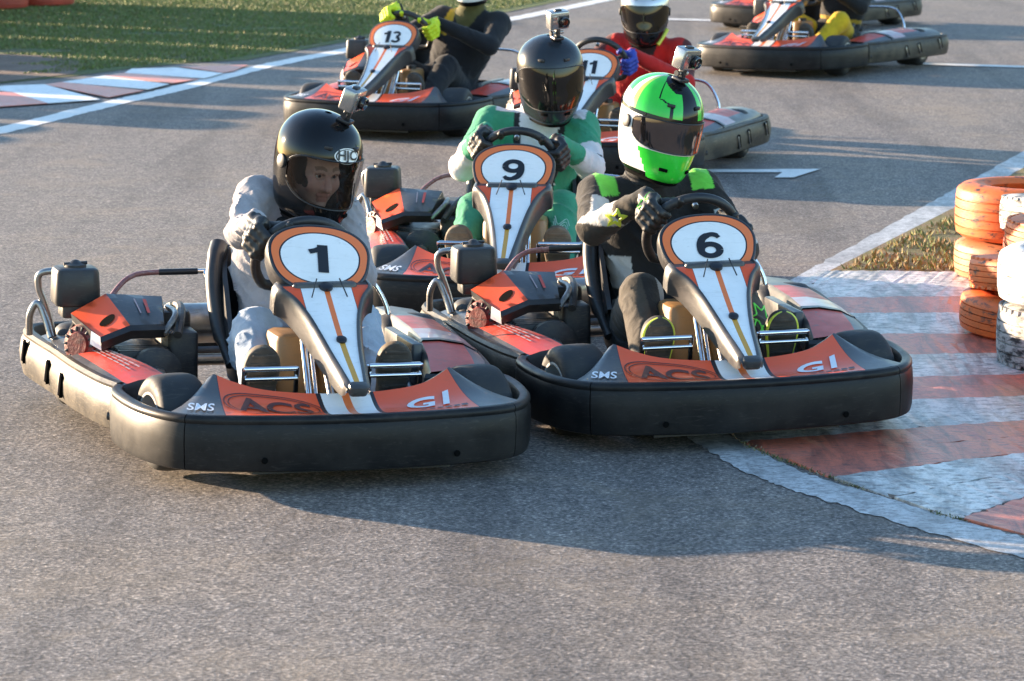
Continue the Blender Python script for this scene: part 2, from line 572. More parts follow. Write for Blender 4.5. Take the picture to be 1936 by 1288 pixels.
mb = MB()
mb.add([(*p, .003) for p in I_] + [(*p, .003) for p in O_], [(i, i + 1, 12 + i + 1, 12 + i) for i in range(11)], M['dirt'])
seg = [('w', 0, 1), ('r', 1, 2), ('w', 2, 3), ('r', 3, 4), ('w', 4, 5), ('r', 5, 6), ('w', 6, 7), ('r', 7, 8), ('w', 8, 9), ('r', 9, 10), ('w', 10, 11)]
for k, a, b in seg:
    mt = M['kerb_white'] if k == 'w' else M['kerb_red']
    for h in (0, 1):
        rows = []
        for q in range(2):
            t = (h + (.04 if q == 0 else .962)) / 2
            I = np.array(I_[a]) * (1 - t) + np.array(I_[b]) * t
            O = np.array(O_[a]) * (1 - t) + np.array(O_[b]) * t
            rows.append((I, O, t))
        zq = (.006, .0)      # each slab slopes, so a low edge shows between slabs
        grid = []
        for (I, O, t), dz in zip(rows, zq):
            dv = (O - I) / np.linalg.norm(O - I); nv_ = np.array([-dv[1], dv[0]])
            grid.append([(*(I * (1 - s) + O * s + nv_ * rng.normal(0, .0045)), kz(s) + dz + rng.normal(0, .0012)) for s in np.linspace(0, 1, 48)])
        mb.grid(grid, mt)
        low = [[(x, y, -.01) for x, y, z in grid[0]], grid[0]]
        mb.grid(low, mt)
        mb.grid([grid[1], [(x, y, -.01) for x, y, z in grid[1]]], mt)
        mb.grid([[g[0] for g in grid], [(g[0][0], g[0][1], -.01) for g in grid]], mt)
tag(mb.build('painted_kerb', smooth=False), kind='structure')

sheet('verge', [(1.36, 13.44), (2.3, 13.32), (2.1, 12.71), (2.02, 12.26), (2.0, 11.36), (2.05, 10.57), (2.1, 10.23), (2.05, 9.82), (1.95, 9.52), (2.2, 9.2), (2.7, 9.0), (30, 9), (30, 70), (19.3, 66), (4.75, 22.9), (3.12, 18.19), (2.22, 15.66)], .005, M['dry'])

# grid marks across the track
def mark(pts):
    o = sheet('grid_mark', pts, .003 + .0008 * len(pts), M['line'])
    return o
mark([(.8, 17.21), (1.44, 17.21), (1.46, 17.07), (.8, 17.07)])
mark([(1.44, 17.215), (1.68, 17.215), (1.50, 16.82), (1.40, 16.82), (1.46, 17.06)])
mark([(3.0, 24.36), (4.6, 23.75), (4.6, 23.60), (3.0, 24.20)])
mark([(1.2, 29.42), (1.95, 29.12), (1.95, 28.92), (1.2, 29.22)])

# grass blades
def blades(name, pts, hmin, hmax, cols, label=None, wk=.11):
    n = len(pts)
    a = rng.uniform(0, 2 * np.pi, n)
    h = rng.uniform(hmin, hmax, n)
    w = h * wk + .0025
    lean = rng.normal(0, .45, (n, 2)) * h[:, None]
    dx, dy = np.cos(a) * w, np.sin(a) * w
    V = np.zeros((n, 3, 3))
    V[:, 0] = np.stack([pts[:, 0] - dx, pts[:, 1] - dy, pts[:, 2]], 1)
    V[:, 1] = np.stack([pts[:, 0] + dx, pts[:, 1] + dy, pts[:, 2]], 1)
    V[:, 2] = np.stack([pts[:, 0] + lean[:, 0], pts[:, 1] + lean[:, 1], pts[:, 2] + h], 1)
    me = bpy.data.meshes.new(name)
    me.vertices.add(n * 3)
    me.vertices.foreach_set('co', V.ravel())
    me.loops.add(n * 3)
    me.loops.foreach_set('vertex_index', np.arange(n * 3))
    me.polygons.add(n)
    me.polygons.foreach_set('loop_start', np.arange(n) * 3)
    me.polygons.foreach_set('loop_total', np.full(n, 3))
    me.update()
    cols = np.array(cols)
    ci = cols[rng.integers(0, len(cols), n)] * rng.uniform(.7, 1.3, (n, 1))
    at = me.color_attributes.new('Col', 'FLOAT_COLOR', 'POINT')
    at.data.foreach_set('color', np.repeat(np.concatenate([ci, np.ones((n, 1))], 1), 3, 0).ravel().astype(np.float32))
    me.materials.append(M['blade'])
    o = bpy.data.objects.new(name, me)
    COL.objects.link(o)
    tag(o, kind='stuff')
    if label: o['label'] = label
    return o

m, nt, p = nmat('grass_blade')
a = N(nt, 'ShaderNodeAttribute', attribute_name='Col')
nt.links.new(a.outputs[0], p.inputs['Base Color'])
p.inputs['Roughness'].default_value = .7
p.inputs['Subsurface Weight'].default_value = 0
M['blade'] = m

def inside(px, py, poly):
    c = np.zeros(len(px), bool)
    n = len(poly)
    for i in range(n):
        x1, y1 = poly[i]
        x2, y2 = poly[(i + 1) % n]
        k = ((y1 > py) != (y2 > py)) & (px < (x2 - x1) * (py - y1) / (y2 - y1 + 1e-12) + x1)
        c ^= k
    return c

def vnoise(x, y, s, seed=0):
    g = np.random.default_rng(seed).random((64, 64))
    X, Y = x * s, y * s
    xi, yi = np.floor(X).astype(int), np.floor(Y).astype(int)
    fx, fy = X - xi, Y - yi
    fx, fy = fx * fx * (3 - 2 * fx), fy * fy * (3 - 2 * fy)
    G = lambda i, j: g[i % 64, j % 64]
    return (G(xi, yi) * (1 - fx) + G(xi + 1, yi) * fx) * (1 - fy) + (G(xi, yi + 1) * (1 - fx) + G(xi + 1, yi + 1) * fx) * fy

n = 260000
px, py = rng.uniform(-6.2, 2.2, n), rng.uniform(22.3, 35, n)
tp = [(-3.5, 23.3), (-2.9, 23.95), (-2.3, 24.5)] + [q for q in off(LL, -.42) if q[1] > 24.9] + [(2.0, 36), (-7, 36), (-7, 23.3)]
k = inside(px, py, tp)
k &= (vnoise(px, py, .9, 3) * .6 + vnoise(px, py, 3.1, 4) * .4) > .18 + .7 * np.exp(-((px + 4.2) ** 2 / 1.6 + (py - 24.2) ** 2 / 1.8))
px, py = px[k], py[k]
blades('grass', np.stack([px, py, np.full(len(px), .004)], 1), .006, .024, [(.12, .17, .035), (.15, .19, .04), (.10, .145, .03), (.18, .20, .06), (.24, .21, .09)], 'short green grass beyond the white track line', .22)
n = 30000
px, py = rng.uniform(1.3, 3.4, n), rng.uniform(13.0, 17.5, n)
k = inside(px, py, [(1.42, 13.46), (2.3, 13.36), (3.4, 14), (3.4, 17.6), (2.95, 17.2), (2.3, 15.6), (1.75, 14.35)]) & (vnoise(px, py, 5, 9) * .6 + vnoise(px, py, 15, 8) * .4 > .37)
P1 = np.stack([px[k], py[k], np.full(k.sum(), .004)], 1)
px, py = rng.uniform(1.7, 2.6, 5000), rng.uniform(9.3, 11.2, 5000)
k = inside(px, py, [(2.06, 10.6), (2.6, 10.9), (2.6, 9.4), (2.0, 9.5), (2.1, 9.9)]) | ((px > 1.93) & (py > 10.0) & (py < 11.2) & (vnoise(px, py, 9, 2) > .55) & (px < 2.1))
P2 = np.stack([px[k], py[k], np.full(k.sum(), .004)], 1)
blades('weeds', np.concatenate([P1, P2]), .008, .032, [(.16, .19, .04), (.26, .21, .07), (.36, .24, .09), (.30, .16, .06), (.11, .15, .03)], 'sparse dry weeds between the white line and the tyre stacks')
jp = np.array([tuple(p) for p in catmull(I_[6:11], 160)])
k = vnoise(jp[:, 0], jp[:, 1], 7, 5) > .45
jp = jp[k][:, :2] + rng.normal(0, .008, (k.sum(), 2))
blades('moss', np.stack([jp[:, 0], jp[:, 1], np.full(len(jp), .003)], 1), .003, .012, [(.07, .09, .02), (.16, .15, .07), (.2, .18, .12)], 'thin moss growing in the joint along the kerb')

# ------------------------------------------------------------------ tyre barriers
def stack_paint(name, col, wear):
    m, nt, p = nmat(name)
    n1 = noise(nt, 16, 7, .7, stretch=(1, 1, 2.5))
    n2 = noise(nt, 4, 4, .6)
    f = ramp(nt, n1.outputs[0], [(.62 - wear * .16, (0, 0, 0)), (.70 - wear * .10, (1, 1, 1))])
    f2 = ramp(nt, n2.outputs[0], [(.35, (0, 0, 0)), (.75, (.8, .8, .8))])
    c = mix(nt, f2.outputs[0], col, tuple(x * .60 for x in col))
    c = mix(nt, f.outputs[0], c, (.03, .028, .028))
    nt.links.new(c, p.inputs['Base Color'])
    p.inputs['Roughness'].default_value = .55
    bump(nt, p, n1.outputs[0], .25, .01)
    return m

M['tyre_orange'] = stack_paint('tyre_orange', (.80, .165, .030), .55)
M['tyre_red'] = stack_paint('tyre_red', (.46, .060, .030), .2)
M['tyre_tan'] = stack_paint('tyre_tan', (.58, .22, .09), .5)
M['tyre_white'] = stack_paint('tyre_white', (.72, .70, .66), .45)
M['tyre_worn_white'] = stack_paint('tyre_worn_white', (.52, .50, .47), .95)

def tyre(name, loc, r, w, mat, rot=(0, 0, 0), blocks=True, seed=0):
    mb = MB()
    hw = w / 2
    g = .008
    def ins(z):
        return r - .018 * (abs(z) / hw) ** 4
    prof = [(-hw * .80, r * .56), (-hw * .96, r * .62), (-hw, r * .76), (-hw * .93, r * .90), (-hw * .80, r * .968)]
    for i in range(-2, 3):
        zc = i * hw * .32
        for dz, dr in ((-hw * .14, 0), (hw * .11, 0), (hw * .12, -g), (hw * .16, -g), (hw * .17, 0)):
            if i == 2 and dz > hw * .115: continue
            prof.append((zc + dz, ins(zc + dz) + dr))
    prof += [(hw * .80, r * .968), (hw * .93, r * .90), (hw, r * .76), (hw * .96, r * .62), (hw * .80, r * .56), (hw * .6, r * .60), (0, r * .90), (-hw * .6, r * .60), (-hw * .80, r * .56)]
    mb.lathe((0, 0, 0), (0, 0, 1), prof, mat, 72)
    # shoulder blocks
    nb = 44 if blocks else 0
    for k in range(nb):
        for sgn in (-1, 1):
            an = 2 * math.pi * (k + (.5 if sgn > 0 else 0)) / nb
            u = Vector((math.cos(an), math.sin(an), 0))
            t = Vector((-math.sin(an), math.cos(an), 0))
            mb.rbox(u * (r * .962) + Vector((0, 0, sgn * hw * .80)), (.012, 2 * math.pi * r / nb * .70, hw * .20), mat, .003, (u, t, Vector((0, 0, 1))), n=1)
    o = mb.build(name)
    o.location = loc
    o.rotation_euler = rot
    return o

def T(x, y, z, r, w, mat, label, rot=(0, 0, 0), group='tyres stacked at the apex kerb'):
    o = tyre('painted_tyre', (x, y, z + w / 2), r, w, M[mat], rot, 'open' in label or 'treaded' in label or 'scuffed' in label)
    tag(o, label, 'tyre', group)
    return o

T(2.17, 13.28, .0, .30, .165, 'tyre_tan', 'faded tan tyre at the bottom of the farthest stack, under the wide orange tyre', (0, 0, .4))
T(2.17, 13.28, .167, .30, .235, 'tyre_orange', 'wide orange tyre on top of the farthest stack, beside the white line', (.01, 0, 1.4))
T(2.28, 12.60, .0, .30, .14, 'tyre_orange', 'orange tyre at the ground behind the other stacks, mostly hidden', (0, 0, .4))
T(2.27, 12.60, .142, .30, .14, 'tyre_red', 'red tyre second in the half hidden stack behind', (0, 0, .9))
T(2.26, 12.58, .285, .31, .145, 'tyre_worn_white', 'scuffed white tyre with black showing through, next to the wide orange tyre', (.06, .04, 2.1))
T(2.00, 11.82, .0, .31, .155, 'tyre_orange', 'orange tyre on the ground at the edge of the red and white kerb', (.03, .05, .1))
T(2.035, 11.84, .16, .31, .13, 'tyre_orange', 'orange tyre in shadow in the middle of a stack, below an open topped one', (-.05, .09, .7))
T(2.16, 11.80, .297, .31, .135, 'tyre_orange', 'orange tyre with its open centre showing on top of its stack', (.05, .03, 1.1))
T(2.03, 11.16, .0, .30, .225, 'tyre_worn_white', 'dirty white treaded tyre on the ground beside the grass, under a bright white one', (0, .01, 0))
T(2.03, 11.17, .227, .30, .195, 'tyre_white', 'bright white tyre standing on a dirty white tyre', (.01, -.02, .8))
T(2.035, 10.47, .0, .30, .20, 'tyre_red', 'red tyre on the ground at the right edge, nearest stack', (0, 0, .5))
T(2.03, 10.49, .202, .30, .16, 'tyre_red', 'red tyre on top of the nearest stack at the right edge', (0, 0, 1.3))

# the red tyre wall across the turf on the left; its stacks throw the striped shade
wall_proto = {}
WL = [(-4.60, 31.30), (-4.98, 30.80), (-5.22, 30.22), (-5.38, 29.60)]
wy, wx = 28.85, -5.52
while wy > 20.2:                      # pairs of stacks with a gap after each pair
    WL.append((wx, wy)); WL.append((wx - .10, wy - .63))
    wy -= 1.52; wx -= .17
base_tyre = None
for i, (x, y) in enumerate(WL):
    hgt = 4 if y > 21.4 else 3
    for k in range(hgt):
        z = k * .202
        if base_tyre is None:
            base_tyre = tyre('painted_tyre', (0, 0, 0), .305, .20, M['tyre_red'], blocks=False)
            o = base_tyre
        else:
            o = base_tyre.copy()
            COL.objects.link(o)
        o.location = (x + random.uniform(-.012, .012), y + random.uniform(-.012, .012), z + .1)
        o.rotation_euler = (0, 0, random.uniform(0, 6))
        if i == 0:
            lb = 'red tyre at the right end of the wall on the turf, on the grass' if k == 0 else 'red tyre stacked in the right end of the tyre wall on the turf'
        elif i == 1:
            lb = 'red tyre at the very top left corner of the picture' if k == 0 else 'red tyre stacked above the one in the top left corner'
        else:
            lb = 'red tyre of the tyre wall running out of the picture on the left'
        tag(o, lb, 'tyre', 'red tyres of the wall on the turf')

# ------------------------------------------------------------------ the go-kart (front is -y, x to the right seen from the front)
FRONT_PATH = [(-.612, -.315), (-.630, -.39), (-.622, -.55), (-.592, -.70), (-.528, -.825), (-.43, -.888), (-.22, -.932), (0, -.948)]
FRONT_PATH = FRONT_PATH + [(-x, y) for x, y in FRONT_PATH[-2::-1]]
FP = [tuple(p) for p in catmull(FRONT_PATH, 8)]

def path_normals(P):
    P = [np.array(p[:2], float) for p in P]
    o = []
    for i in range(len(P)):
        t = P[min(i + 1, len(P) - 1)] - P[max(i - 1, 0)]
        t /= np.linalg.norm(t) + 1e-9
        o.append(np.array([t[1], -t[0]]))
    return o

def sweep(mb, P, prof, mat, sign=1, ztop=None, matf=None):
    Nn = path_normals(P)
    rows = []
    for i, (p, n) in enumerate(zip(P, Nn)):
        f = ztop(i / (len(P) - 1)) if ztop else 1.0
        rows.append([(p[0] + sign * n[0] * o, p[1] + sign * n[1] * o, .06 + (z - .06) * f) for o, z in prof])
    mb.grid(rows, mat, True, matf)
    mb.cap(rows[0], mat)
    mb.cap(rows[-1], mat, True)

BPROF = [(-.012, .062), (-.001, .067), (.003, .082), (.006, .150), (.004, .190), (-.001, .203), (.003, .210), (.002, .219), (-.005, .2265), (-.016, .2285), (-.030, .224), (-.036, .212), (-.036, .062)]

def front_y(x):
    """outer edge of the front bumper at x"""
    xs = [p[0] for p in FP]
    ys = [p[1] for p in FP]
    a = [(x_, y_) for x_, y_ in zip(xs, ys) if y_ < -.62]
    return float(np.interp(x, [q[0] for q in a], [q[1] for q in a]))

def make_kart():
    K = empty('go_kart')
    # ---- bumpers
    mb = MB()
    cut = [i for i, p in enumerate(FP)]
    L = len(FP)
    sA = min(range(L), key=lambda i: (FP[i][0] + .50) ** 2 + (0 if FP[i][1] < -.7 else 9))
    sB = L - 1 - sA
    for a, b in ((0, sA), (sA, sB), (sB, L - 1)):
        seg = [np.array(p) for p in FP[a:b + 1]]
        if a: seg[0] = seg[0] + (seg[1] - seg[0]) * .12
        if b < L - 1: seg[-1] = seg[-1] + (seg[-2] - seg[-1]) * .12
        sweep(mb, seg, BPROF, M['bumper'], 1)
    # dimples low on the front face
    for x in (-.28, .30):
        y = front_y(x)
        mb.lathe((x, y - .012, .10), (0, -1, 0), [(0, .010), (.004, .008), (.004, .0)], M['dark'], 10)
    mb.build('front_bumper', K)
    SP = [(-.600, -.285), (-.634, -.15), (-.668, .10), (-.690, .38), (-.715, .62), (-.722, .78), (-.690, .885), (-.60, .925), (-.40, .93)]
    SPROF = [(-.010, .070), (.004, .078), (.012, .11), (.016, .15), (.010, .19), (.002, .205), (.004, .214), (-.004, .2245), (-.018, .227), (-.032, .222), (-.036, .208), (-.036, .070)]
    for sg in (-1, 1):
        P = [(p[0] * (1 if sg < 0 else -1), p[1]) for p in catmull(SP, 6)]
        mb = MB()
        sweep(mb, P, SPROF, M['side_bumper'], -1 if sg < 0 else 1)
        Nn = path_normals(P)
        for t, dz in ((.30, .0), (.38, .012), (.56, .03)):
            i = int(t * (len(P) - 1))
            n = Nn[i] * (-1 if sg < 0 else 1)
            c = Vector((P[i][0] + n[0] * .0165, P[i][1] + n[1] * .0165, .135 + dz))
            tx = Vector((-n[1], n[0], 0))
            up = (Vector((0, 0, 1)) + tx * .42 * (1 if sg < 0 else -1)).normalized()
            nn = Vector((n[0], n[1], 0))
            side = up.cross(nn).normalized()
            mb.rbox(c, (.026, .004, .082), M['dark'], .008, (side, nn, up))
            mb.rbox(c - side * .012 + nn * .003, (.010, .008, .080), M['steel'], .003, (side, nn, up))
        mb.build('side_bumper', K)
    mb = MB()
    P = [(-.44, .905), (-.25, .935), (0, .945), (.25, .935), (.44, .905)]
    sweep(mb, [tuple(p) for p in catmull(P, 5)], [(-.02, .085), (.012, .09), (.016, .15), (.010, .20), (-.02, .205)], M['bumper'], -1)
    mb.build('rear_bumper', K)
    # ---- floor and tubes
    mb = MB()
    mb.prism([(-.30, -.86, .045), (.30, -.86, .045), (.36, -.2, .045), (.36, .55, .045), (-.36, .55, .045), (-.36, -.2, .045)], (0, 0, .010), M['plastic'])
    mb.build('floor_tray', K, smooth=False)
    mb = MB()
    for s in (-1, 1):
        mb.tube(catmull([(.25 * s, -.88, .085), (.27 * s, -.5, .085), (.33 * s, -.1, .085), (.36 * s, .5, .10), (.34 * s, .88, .12)], 4), .016, M['frame'])
        mb.tube([(.30 * s, -.42, .09), (.62 * s, -.26, .12)], .014, M['frame'])
        mb.tube([(.60 * s, -.25, .12), (.66 * s, .5, .12)], .014, M['frame'])
        mb.tube([(.25 * s, -.545, .10), (.47 * s, -.545, .125)], .015, M['steel'])
        mb.tube([(.05 * s, -.50, .14), (.44 * s, -.50, .14)], .008, M['steel'])
    mb.tube([(-.27, -.88, .085), (.27, -.88, .085)], .016, M['frame'])
    mb.tube([(-.58, .57, .14), (.58, .57, .14)], .02, M['steel'])
    mb.tube([(-.35, .86, .12), (.35, .86, .12)], .016, M['frame'])
    mb.build('chassis_frame', K)
    # ---- wheels
    def wheel(x, y, r, w, sgn, steer=0):
        mb = MB()
        hw = w / 2
        half_ = [(.80, .58), (1.0, .63), (1.04, .72), (1.03, .81), (.97, .88), (.86, .945), (.70, .977), (.45, .994), (.15, 1.0)]
        prof = [(-hw * a, r * b_) for a, b_ in half_] + [(hw * a, r * b_) for a, b_ in half_[::-1]]
        mb.lathe((0, 0, 0), (1, 0, 0), prof, M['rubber'], 40)
        o = mb.build('wheel', K)
        o.location = (x, y, r)
        o.rotation_euler = (0, 0, steer)
        rb = MB()
        s = sgn
        prof = [(s * hw * .92, r * .655), (s * hw * 1.02, r * .645), (s * hw * 1.02, r * .59), (s * hw * .75, r * .56), (s * hw * .25, r * .50), (s * hw * .20, r * .30), (s * hw * .45, r * .26), (s * hw * .45, 0.001)]
        rb.lathe((0, 0, 0), (1, 0, 0), prof, M['rim'], 30)
        rb.lathe((0, 0, 0), (-1, 0, 0), [(s * hw * .9, r * .52), (s * hw * .3, r * .42), (s * hw * .2, .001)], M['steel'], 24)
        for k in range(3):
            an = k * 2.094 + .4
            rb.lathe((s * hw * .22, math.cos(an) * r * .35, math.sin(an) * r * .35), (s, 0, 0), [(0, .011), (.014, .011), (.014, 0)], M['steel'], 6)
        rb.build('rim', o)
    st = R(9)
    for s in (-1, 1):
        wheel(.470 * s, -.530, .146, .150, s, st)
        wheel(.545 * s, .57, .140, .200, s)
    # ---- front panel with its sticker
    bx = [(-.362, -.605, .300), (-.315, -.648, .284), (-.24, -.705, .268), (-.12, -.745, .260), (0, -.755, .258)]
    bx = bx + [(-x, y, z) for x, y, z in bx[-2::-1]]
    bc = np.array(catmull(bx, 6))
    def back(x):
        return np.array([x, np.interp(x, bc[:, 0], bc[:, 1]), np.interp(x, bc[:, 0], bc[:, 2])])
    def frontp(x):
        return np.array([x, front_y(x) + .030, .2265])
    bounds = [(-.530, -.365, 'tri'), (-.385, -.357, 'black'), (-.382, -.3555, 'red'), (-.088, -.088, 'edge'), (-.076, -.074, 'white'), (-.012, -.012, 'orange'), (.012, .012, 'white'), (.074, .076, 'edge'), (.088, .088, 'red'), (.382, .3555, 'edge'), (.385, .357, 'tri'), (.530, .365, None)]
    def surf(xf, xb, v, dz=0):
        p = frontp(xf) * (1 - v) + back(xb) * v
        p[2] += -.018 * math.sin(math.pi * min(1, v)) * (1 - .3 * abs(xf)) + dz
        return p
    mats = {'tri': M['grey_plastic'], 'black': M['ink'], 'red': M['red'], 'edge': M['ink'], 'white': M['white'], 'orange': M['orange']}
    mb = MB()
    NV = 8
    for (f0, b0, k), (f1, b1, _) in zip(bounds[:-1], bounds[1:]):
        nn = max(1, int(abs(f1 - f0) / .03))
        rows = []
        for i in range(nn + 1):
            u = i / nn
            rows.append([surf(f0 + (f1 - f0) * u, b0 + (b1 - b0) * u, v / NV) for v in range(NV + 1)])
        mb.grid(rows, mats[k])
    # rolled back edge, ears and skirts
    xs = np.linspace(-.365, .365, 41)
    e0 = [back(x) for x in xs]
    mb.grid([e0, [p + np.array([0, .018, -.004]) for p in e0], [p + np.array([0, .022, -.03]) for p in e0], [p + np.array([0, .012, -.12]) for p in e0]], M['plastic'])
    for s in (-1, 1):
        ed = [surf(.530 * s, .365 * s, v / NV) for v in range(NV + 1)]
        mb.grid([ed, [p + np.array([.012 * s, .012, -.012]) for p in ed], [p + np.array([.008 * s, .03, -.12]) for p in ed]], M['grey_plastic'])
        # flare sticker on the outer ear
    panel = mb.build('front_panel', K)
    def on_panel(cx, cy, zoff=.003):
        def fn(x, y):
            X = cx + x
            v = cy + y / .20
            return surf(X, X * (1 - .02 * v), v, zoff)
        return fn
    mb = MB()
    flat_ink(mb, 'ACS', .135, on_panel(-.225, .44), M['fade_ink'], bold=.02, sx=.86, shear=.0)
    for a, b in ((.130, .105), (.142, .118)):
        ring = []
        for j in range(49):
            an = 2 * math.pi * j / 48
            ring.append((a * math.cos(an), b * .70 * math.sin(an)))
        fn = on_panel(-.225, .44, .0025)
        mb.grid([[fn(x, y), fn(x * .975, y * .955)] for x, y in ring], M['fade_ink'])
    mb.build('oval_logo', panel)
    mb = MB()
    flat_ink(mb, 'G1', .105, on_panel(.25, .45), M['white_ink'], bold=.03, sx=1.3, shear=.25)
    for j in range(6):
        x0 = .20 + j * .027
        fn = on_panel(0, 0, .0025)
        mb.add([fn(x0, .020), fn(x0 + .020, .020), fn(x0 + .020, .033), fn(x0, .033)], [(0, 1, 2, 3)], M['fade_ink'])
    mb.build('white_lettering', panel)
    mb = MB()
    flat_ink(mb, 'SMS', .06, lambda x, y: surf(-.440 + x * .75 + .25 * y, -.440 + x * .75 + .25 * y, .25 + y / .17 - .9 * x * .2, .004), M['white_ink'], bold=.012, shear=.2)
    mb.build('corner_lettering', panel)
    # ---- fairing
    S = [(-.925, .284, .026, .03), (-.905, .296, .031, .05), (-.85, .322, .039, .065), (-.77, .358, .050, .075), (-.69, .402, .064, .085), (-.61, .452, .084, .095), (-.55, .492, .110, .10), (-.515, .515, .138, .10), (-.492, .524, .146, .09)]
    Sx = np.array(catmull([(a, b, c, d) for a, b, c, d in S], 4))
    def frow(i):
        y, z, w, d = Sx[i]
        j0, j1 = max(i - 1, 0), min(i + 1, len(Sx) - 1)
        t = np.array([Sx[j1][0] - Sx[j0][0], Sx[j1][1] - Sx[j0][1]])
        t /= np.linalg.norm(t)
        n = np.array([-t[1], t[0]])
        if n[0] > 0: n = -n
        return y, z, w, d, n
    mb = MB()
    rows = []
    rim = .0115
    for i in range(len(Sx)):
        y, z, w, d, n = frow(i)
        wi = min(w - rim, .078)
        wr = w - rim
        wi = min(wi, wr)
        row = []
        def pt(x, dep):
            return (x, y - n[0] * dep, z - n[1] * dep)
        half = [(-w - .010, d), (-w - .011, d * .55), (-w - .008, d * .22), (-w - .001, .006), (-w + .005, .001), (-wr - .001, 0), (-wr, .004), (-wr + .0005, .005), (-wi - .0015, .005), (-wi, .005), (-min(.0085, w * .3), .004)]
        for x, dep in half: row.append(pt(x, dep))
        for x, dep in half[::-1]: row.append(pt(-x, dep))
        rows.append(row)
    def fm(i, j):
        j = j if j <= 10 else 20 - j
        if j < 6: return M['fair_black']
        if j in (6, 7): return M['red'] if i > len(Sx) * .62 else M['ink']
        if j == 8: return M['ink']
        if j == 9: return M['white']
        return M['orange'] if i > len(Sx) * .45 else M['amber']
    mb.grid(rows, None, False, fm)
    # rounded foot
    y, z, w, d, n = frow(0)
    mb.rbox((0, y + .012, z - .008), (.058, .040, .034), M['fair_black'], .014, (Vector((1, 0, 0)), Vector((0, .9, .43)).normalized(), Vector((0, -.43, .9)).normalized()))
    # round badge and clamp
    iB = int(len(Sx) * .47)
    y, z, w, d, n = frow(iB)
    nv = Vector((0, n[0], n[1]))
    mb.lathe(Vector((0, y, z)) - nv * .004, nv, [(0, .016), (.006, .016), (.009, .012), (.009, 0)], M['ink'], 16)
    y, z, w, d, n = frow(len(Sx) - 4)
    nv = Vector((0, n[0], n[1]))
    mb.lathe(Vector((0, y, z)) - nv * .004, nv, [(0, .021), (.010, .021), (.013, .015), (.013, 0)], M['ink'], 16)
    for s in (-1, 1):
        mb.tube([Vector((.035 * s, y - .02, z + .02)) + nv * .01, Vector((.055 * s, y - .045, z - .030)) + nv * .006], .0022, M['ink'], 6)
    # arms that carry the number panel
    mb.grid([rows[-1][:1] + rows[-1][1:-1] + rows[-1][-1:], [(x, y_ + .035, z_ + .006) for x, y_, z_ in rows[-1]]], M['fair_black'])
    mb.rbox((0, -.475, .505), (.20, .06, .05), M['fair_black'], .015)
    mb.build('front_fairing', K)
    mb = MB()
    for s in (-1, 1):
        mb.tube([(.062 * s, -.44, .44), (.068 * s, -.60, .20), (.07 * s, -.64, .09)], .0105, M['chrome'])
        mb.tube([(.038 * s, -.43, .44), (.046 * s, -.60, .20), (.05 * s, -.64, .09)], .006, M['chrome'])
    mb.tube([(0, -.23, .56), (0, -.50, .32), (0, -.70, .10)], .012, M['steel'])
    mb.build('steering_column', K)
    # ---- number panel
    C0 = Vector((0, -.426, .571))
    U = Vector((0, .58, .815)).normalized()
    X = Vector((1, 0, 0))
    Nn = X.cross(U)
    if Nn.y > 0: Nn = -Nn
    def outline(a, b, e=2.7, n=64, shrink=.10):
        o = []
        for k in range(n):
            t = 2 * math.pi * k / n
            c, s = math.cos(t), math.sin(t)
            x = a * math.copysign(abs(c) ** (2 / e), c)
            y = b * math.copysign(abs(s) ** (2 / e), s)
            x *= 1 + shrink * (y / b) * .5
            y += .012 * (1 - (x / a) ** 2) * (1 if y > 0 else -.6)
            o.append((x, y))
        return o
    def P3(x, y, d):
        return C0 + X * x + U * y + Nn * (d - .35 * x * x)
    mb = MB()
    A = outline(.160, .110, 2.6, 64, .24)
    rows = [[P3(x * .93, y * .90, -.075) for x, y in A], [P3(x * .99, y * .98, -.03) for x, y in A], [P3(x, y, -.006) for x, y in A], [P3(x * .985, y * .975, .004) for x, y in A], [P3(x * .955, y * .935, .006) for x, y in A]]
    mb.grid(rows, M['fair_black'], True)
    mb.cap(rows[0], M['fair_black'])
    def ring(o1, o2, m, d):
        mb.grid([[P3(x, y, d) for x, y in o1], [P3(x, y, d) for x, y in o2]], m, True)
    sc = lambda o, a, b: [(x * a, y * b) for x, y in o]
    B1 = sc(A, .925, .90)
    Bi = outline(.1265, .079, 2.3, 64, .20)
    Bi2 = outline(.1215, .075, 2.3, 64, .20)
    ring(sc(A, .955, .935), B1, M['ink'], .006)
    ring(B1, Bi, M['orange'], .006)
    ring(Bi, Bi2, M['ink'], .006)
    for q in range(8):
        ring(sc(Bi2, 1 - q / 8, 1 - q / 8), sc(Bi2, max(1e-3, 1 - (q + 1) / 8), max(1e-3, 1 - (q + 1) / 8)), M['white'], .006)
    pan = mb.build('number_panel', K)
    # ---- steering wheel
    mb = MB()
    WC = Vector((0, -.20, .582))
    WU = Vector((0, -.5, .866)).normalized()
    WN = X.cross(WU)
    if WN.y < 0: WN = -WN
    path = []
    for k in range(49):
        t = 2 * math.pi * k / 48
        rr = .150
        y = rr * math.sin(t)
        x = rr * 1.0 * math.cos(t)
        if y < -.095: y = -.095 - (y + .095) * -.25
        path.append(WC + X * x + WU * y)
    mb.tube(path, .0165, M['plastic'], 12, caps=False)
    for t in (20, 160, 270):
        d = X * math.cos(R(t)) + WU * math.sin(R(t))
        mb.tube([WC - WN * .02, WC + d * (.15 if t != 270 else .11)], [.012, .009], M['engine'], 8)
    mb.lathe(WC - WN * .03, WN, [(0, .05), (.02, .045), (.03, .03), (.03, 0)], M['engine'], 20)
    mb.lathe(WC + WU * .105 - Nn * -.012, WN, [(0, .010), (.012, .010), (.014, .006), (.014, 0)], M['steel'], 10)
    mb.build('steering_wheel', K)
    # ---- tank
    mb = MB()
    for s in (-1, 1):
        mb.rbox((.072 * s, -.30, .225), (.118, .20, .30), M['tan'], .035, taper=.90, n=5)
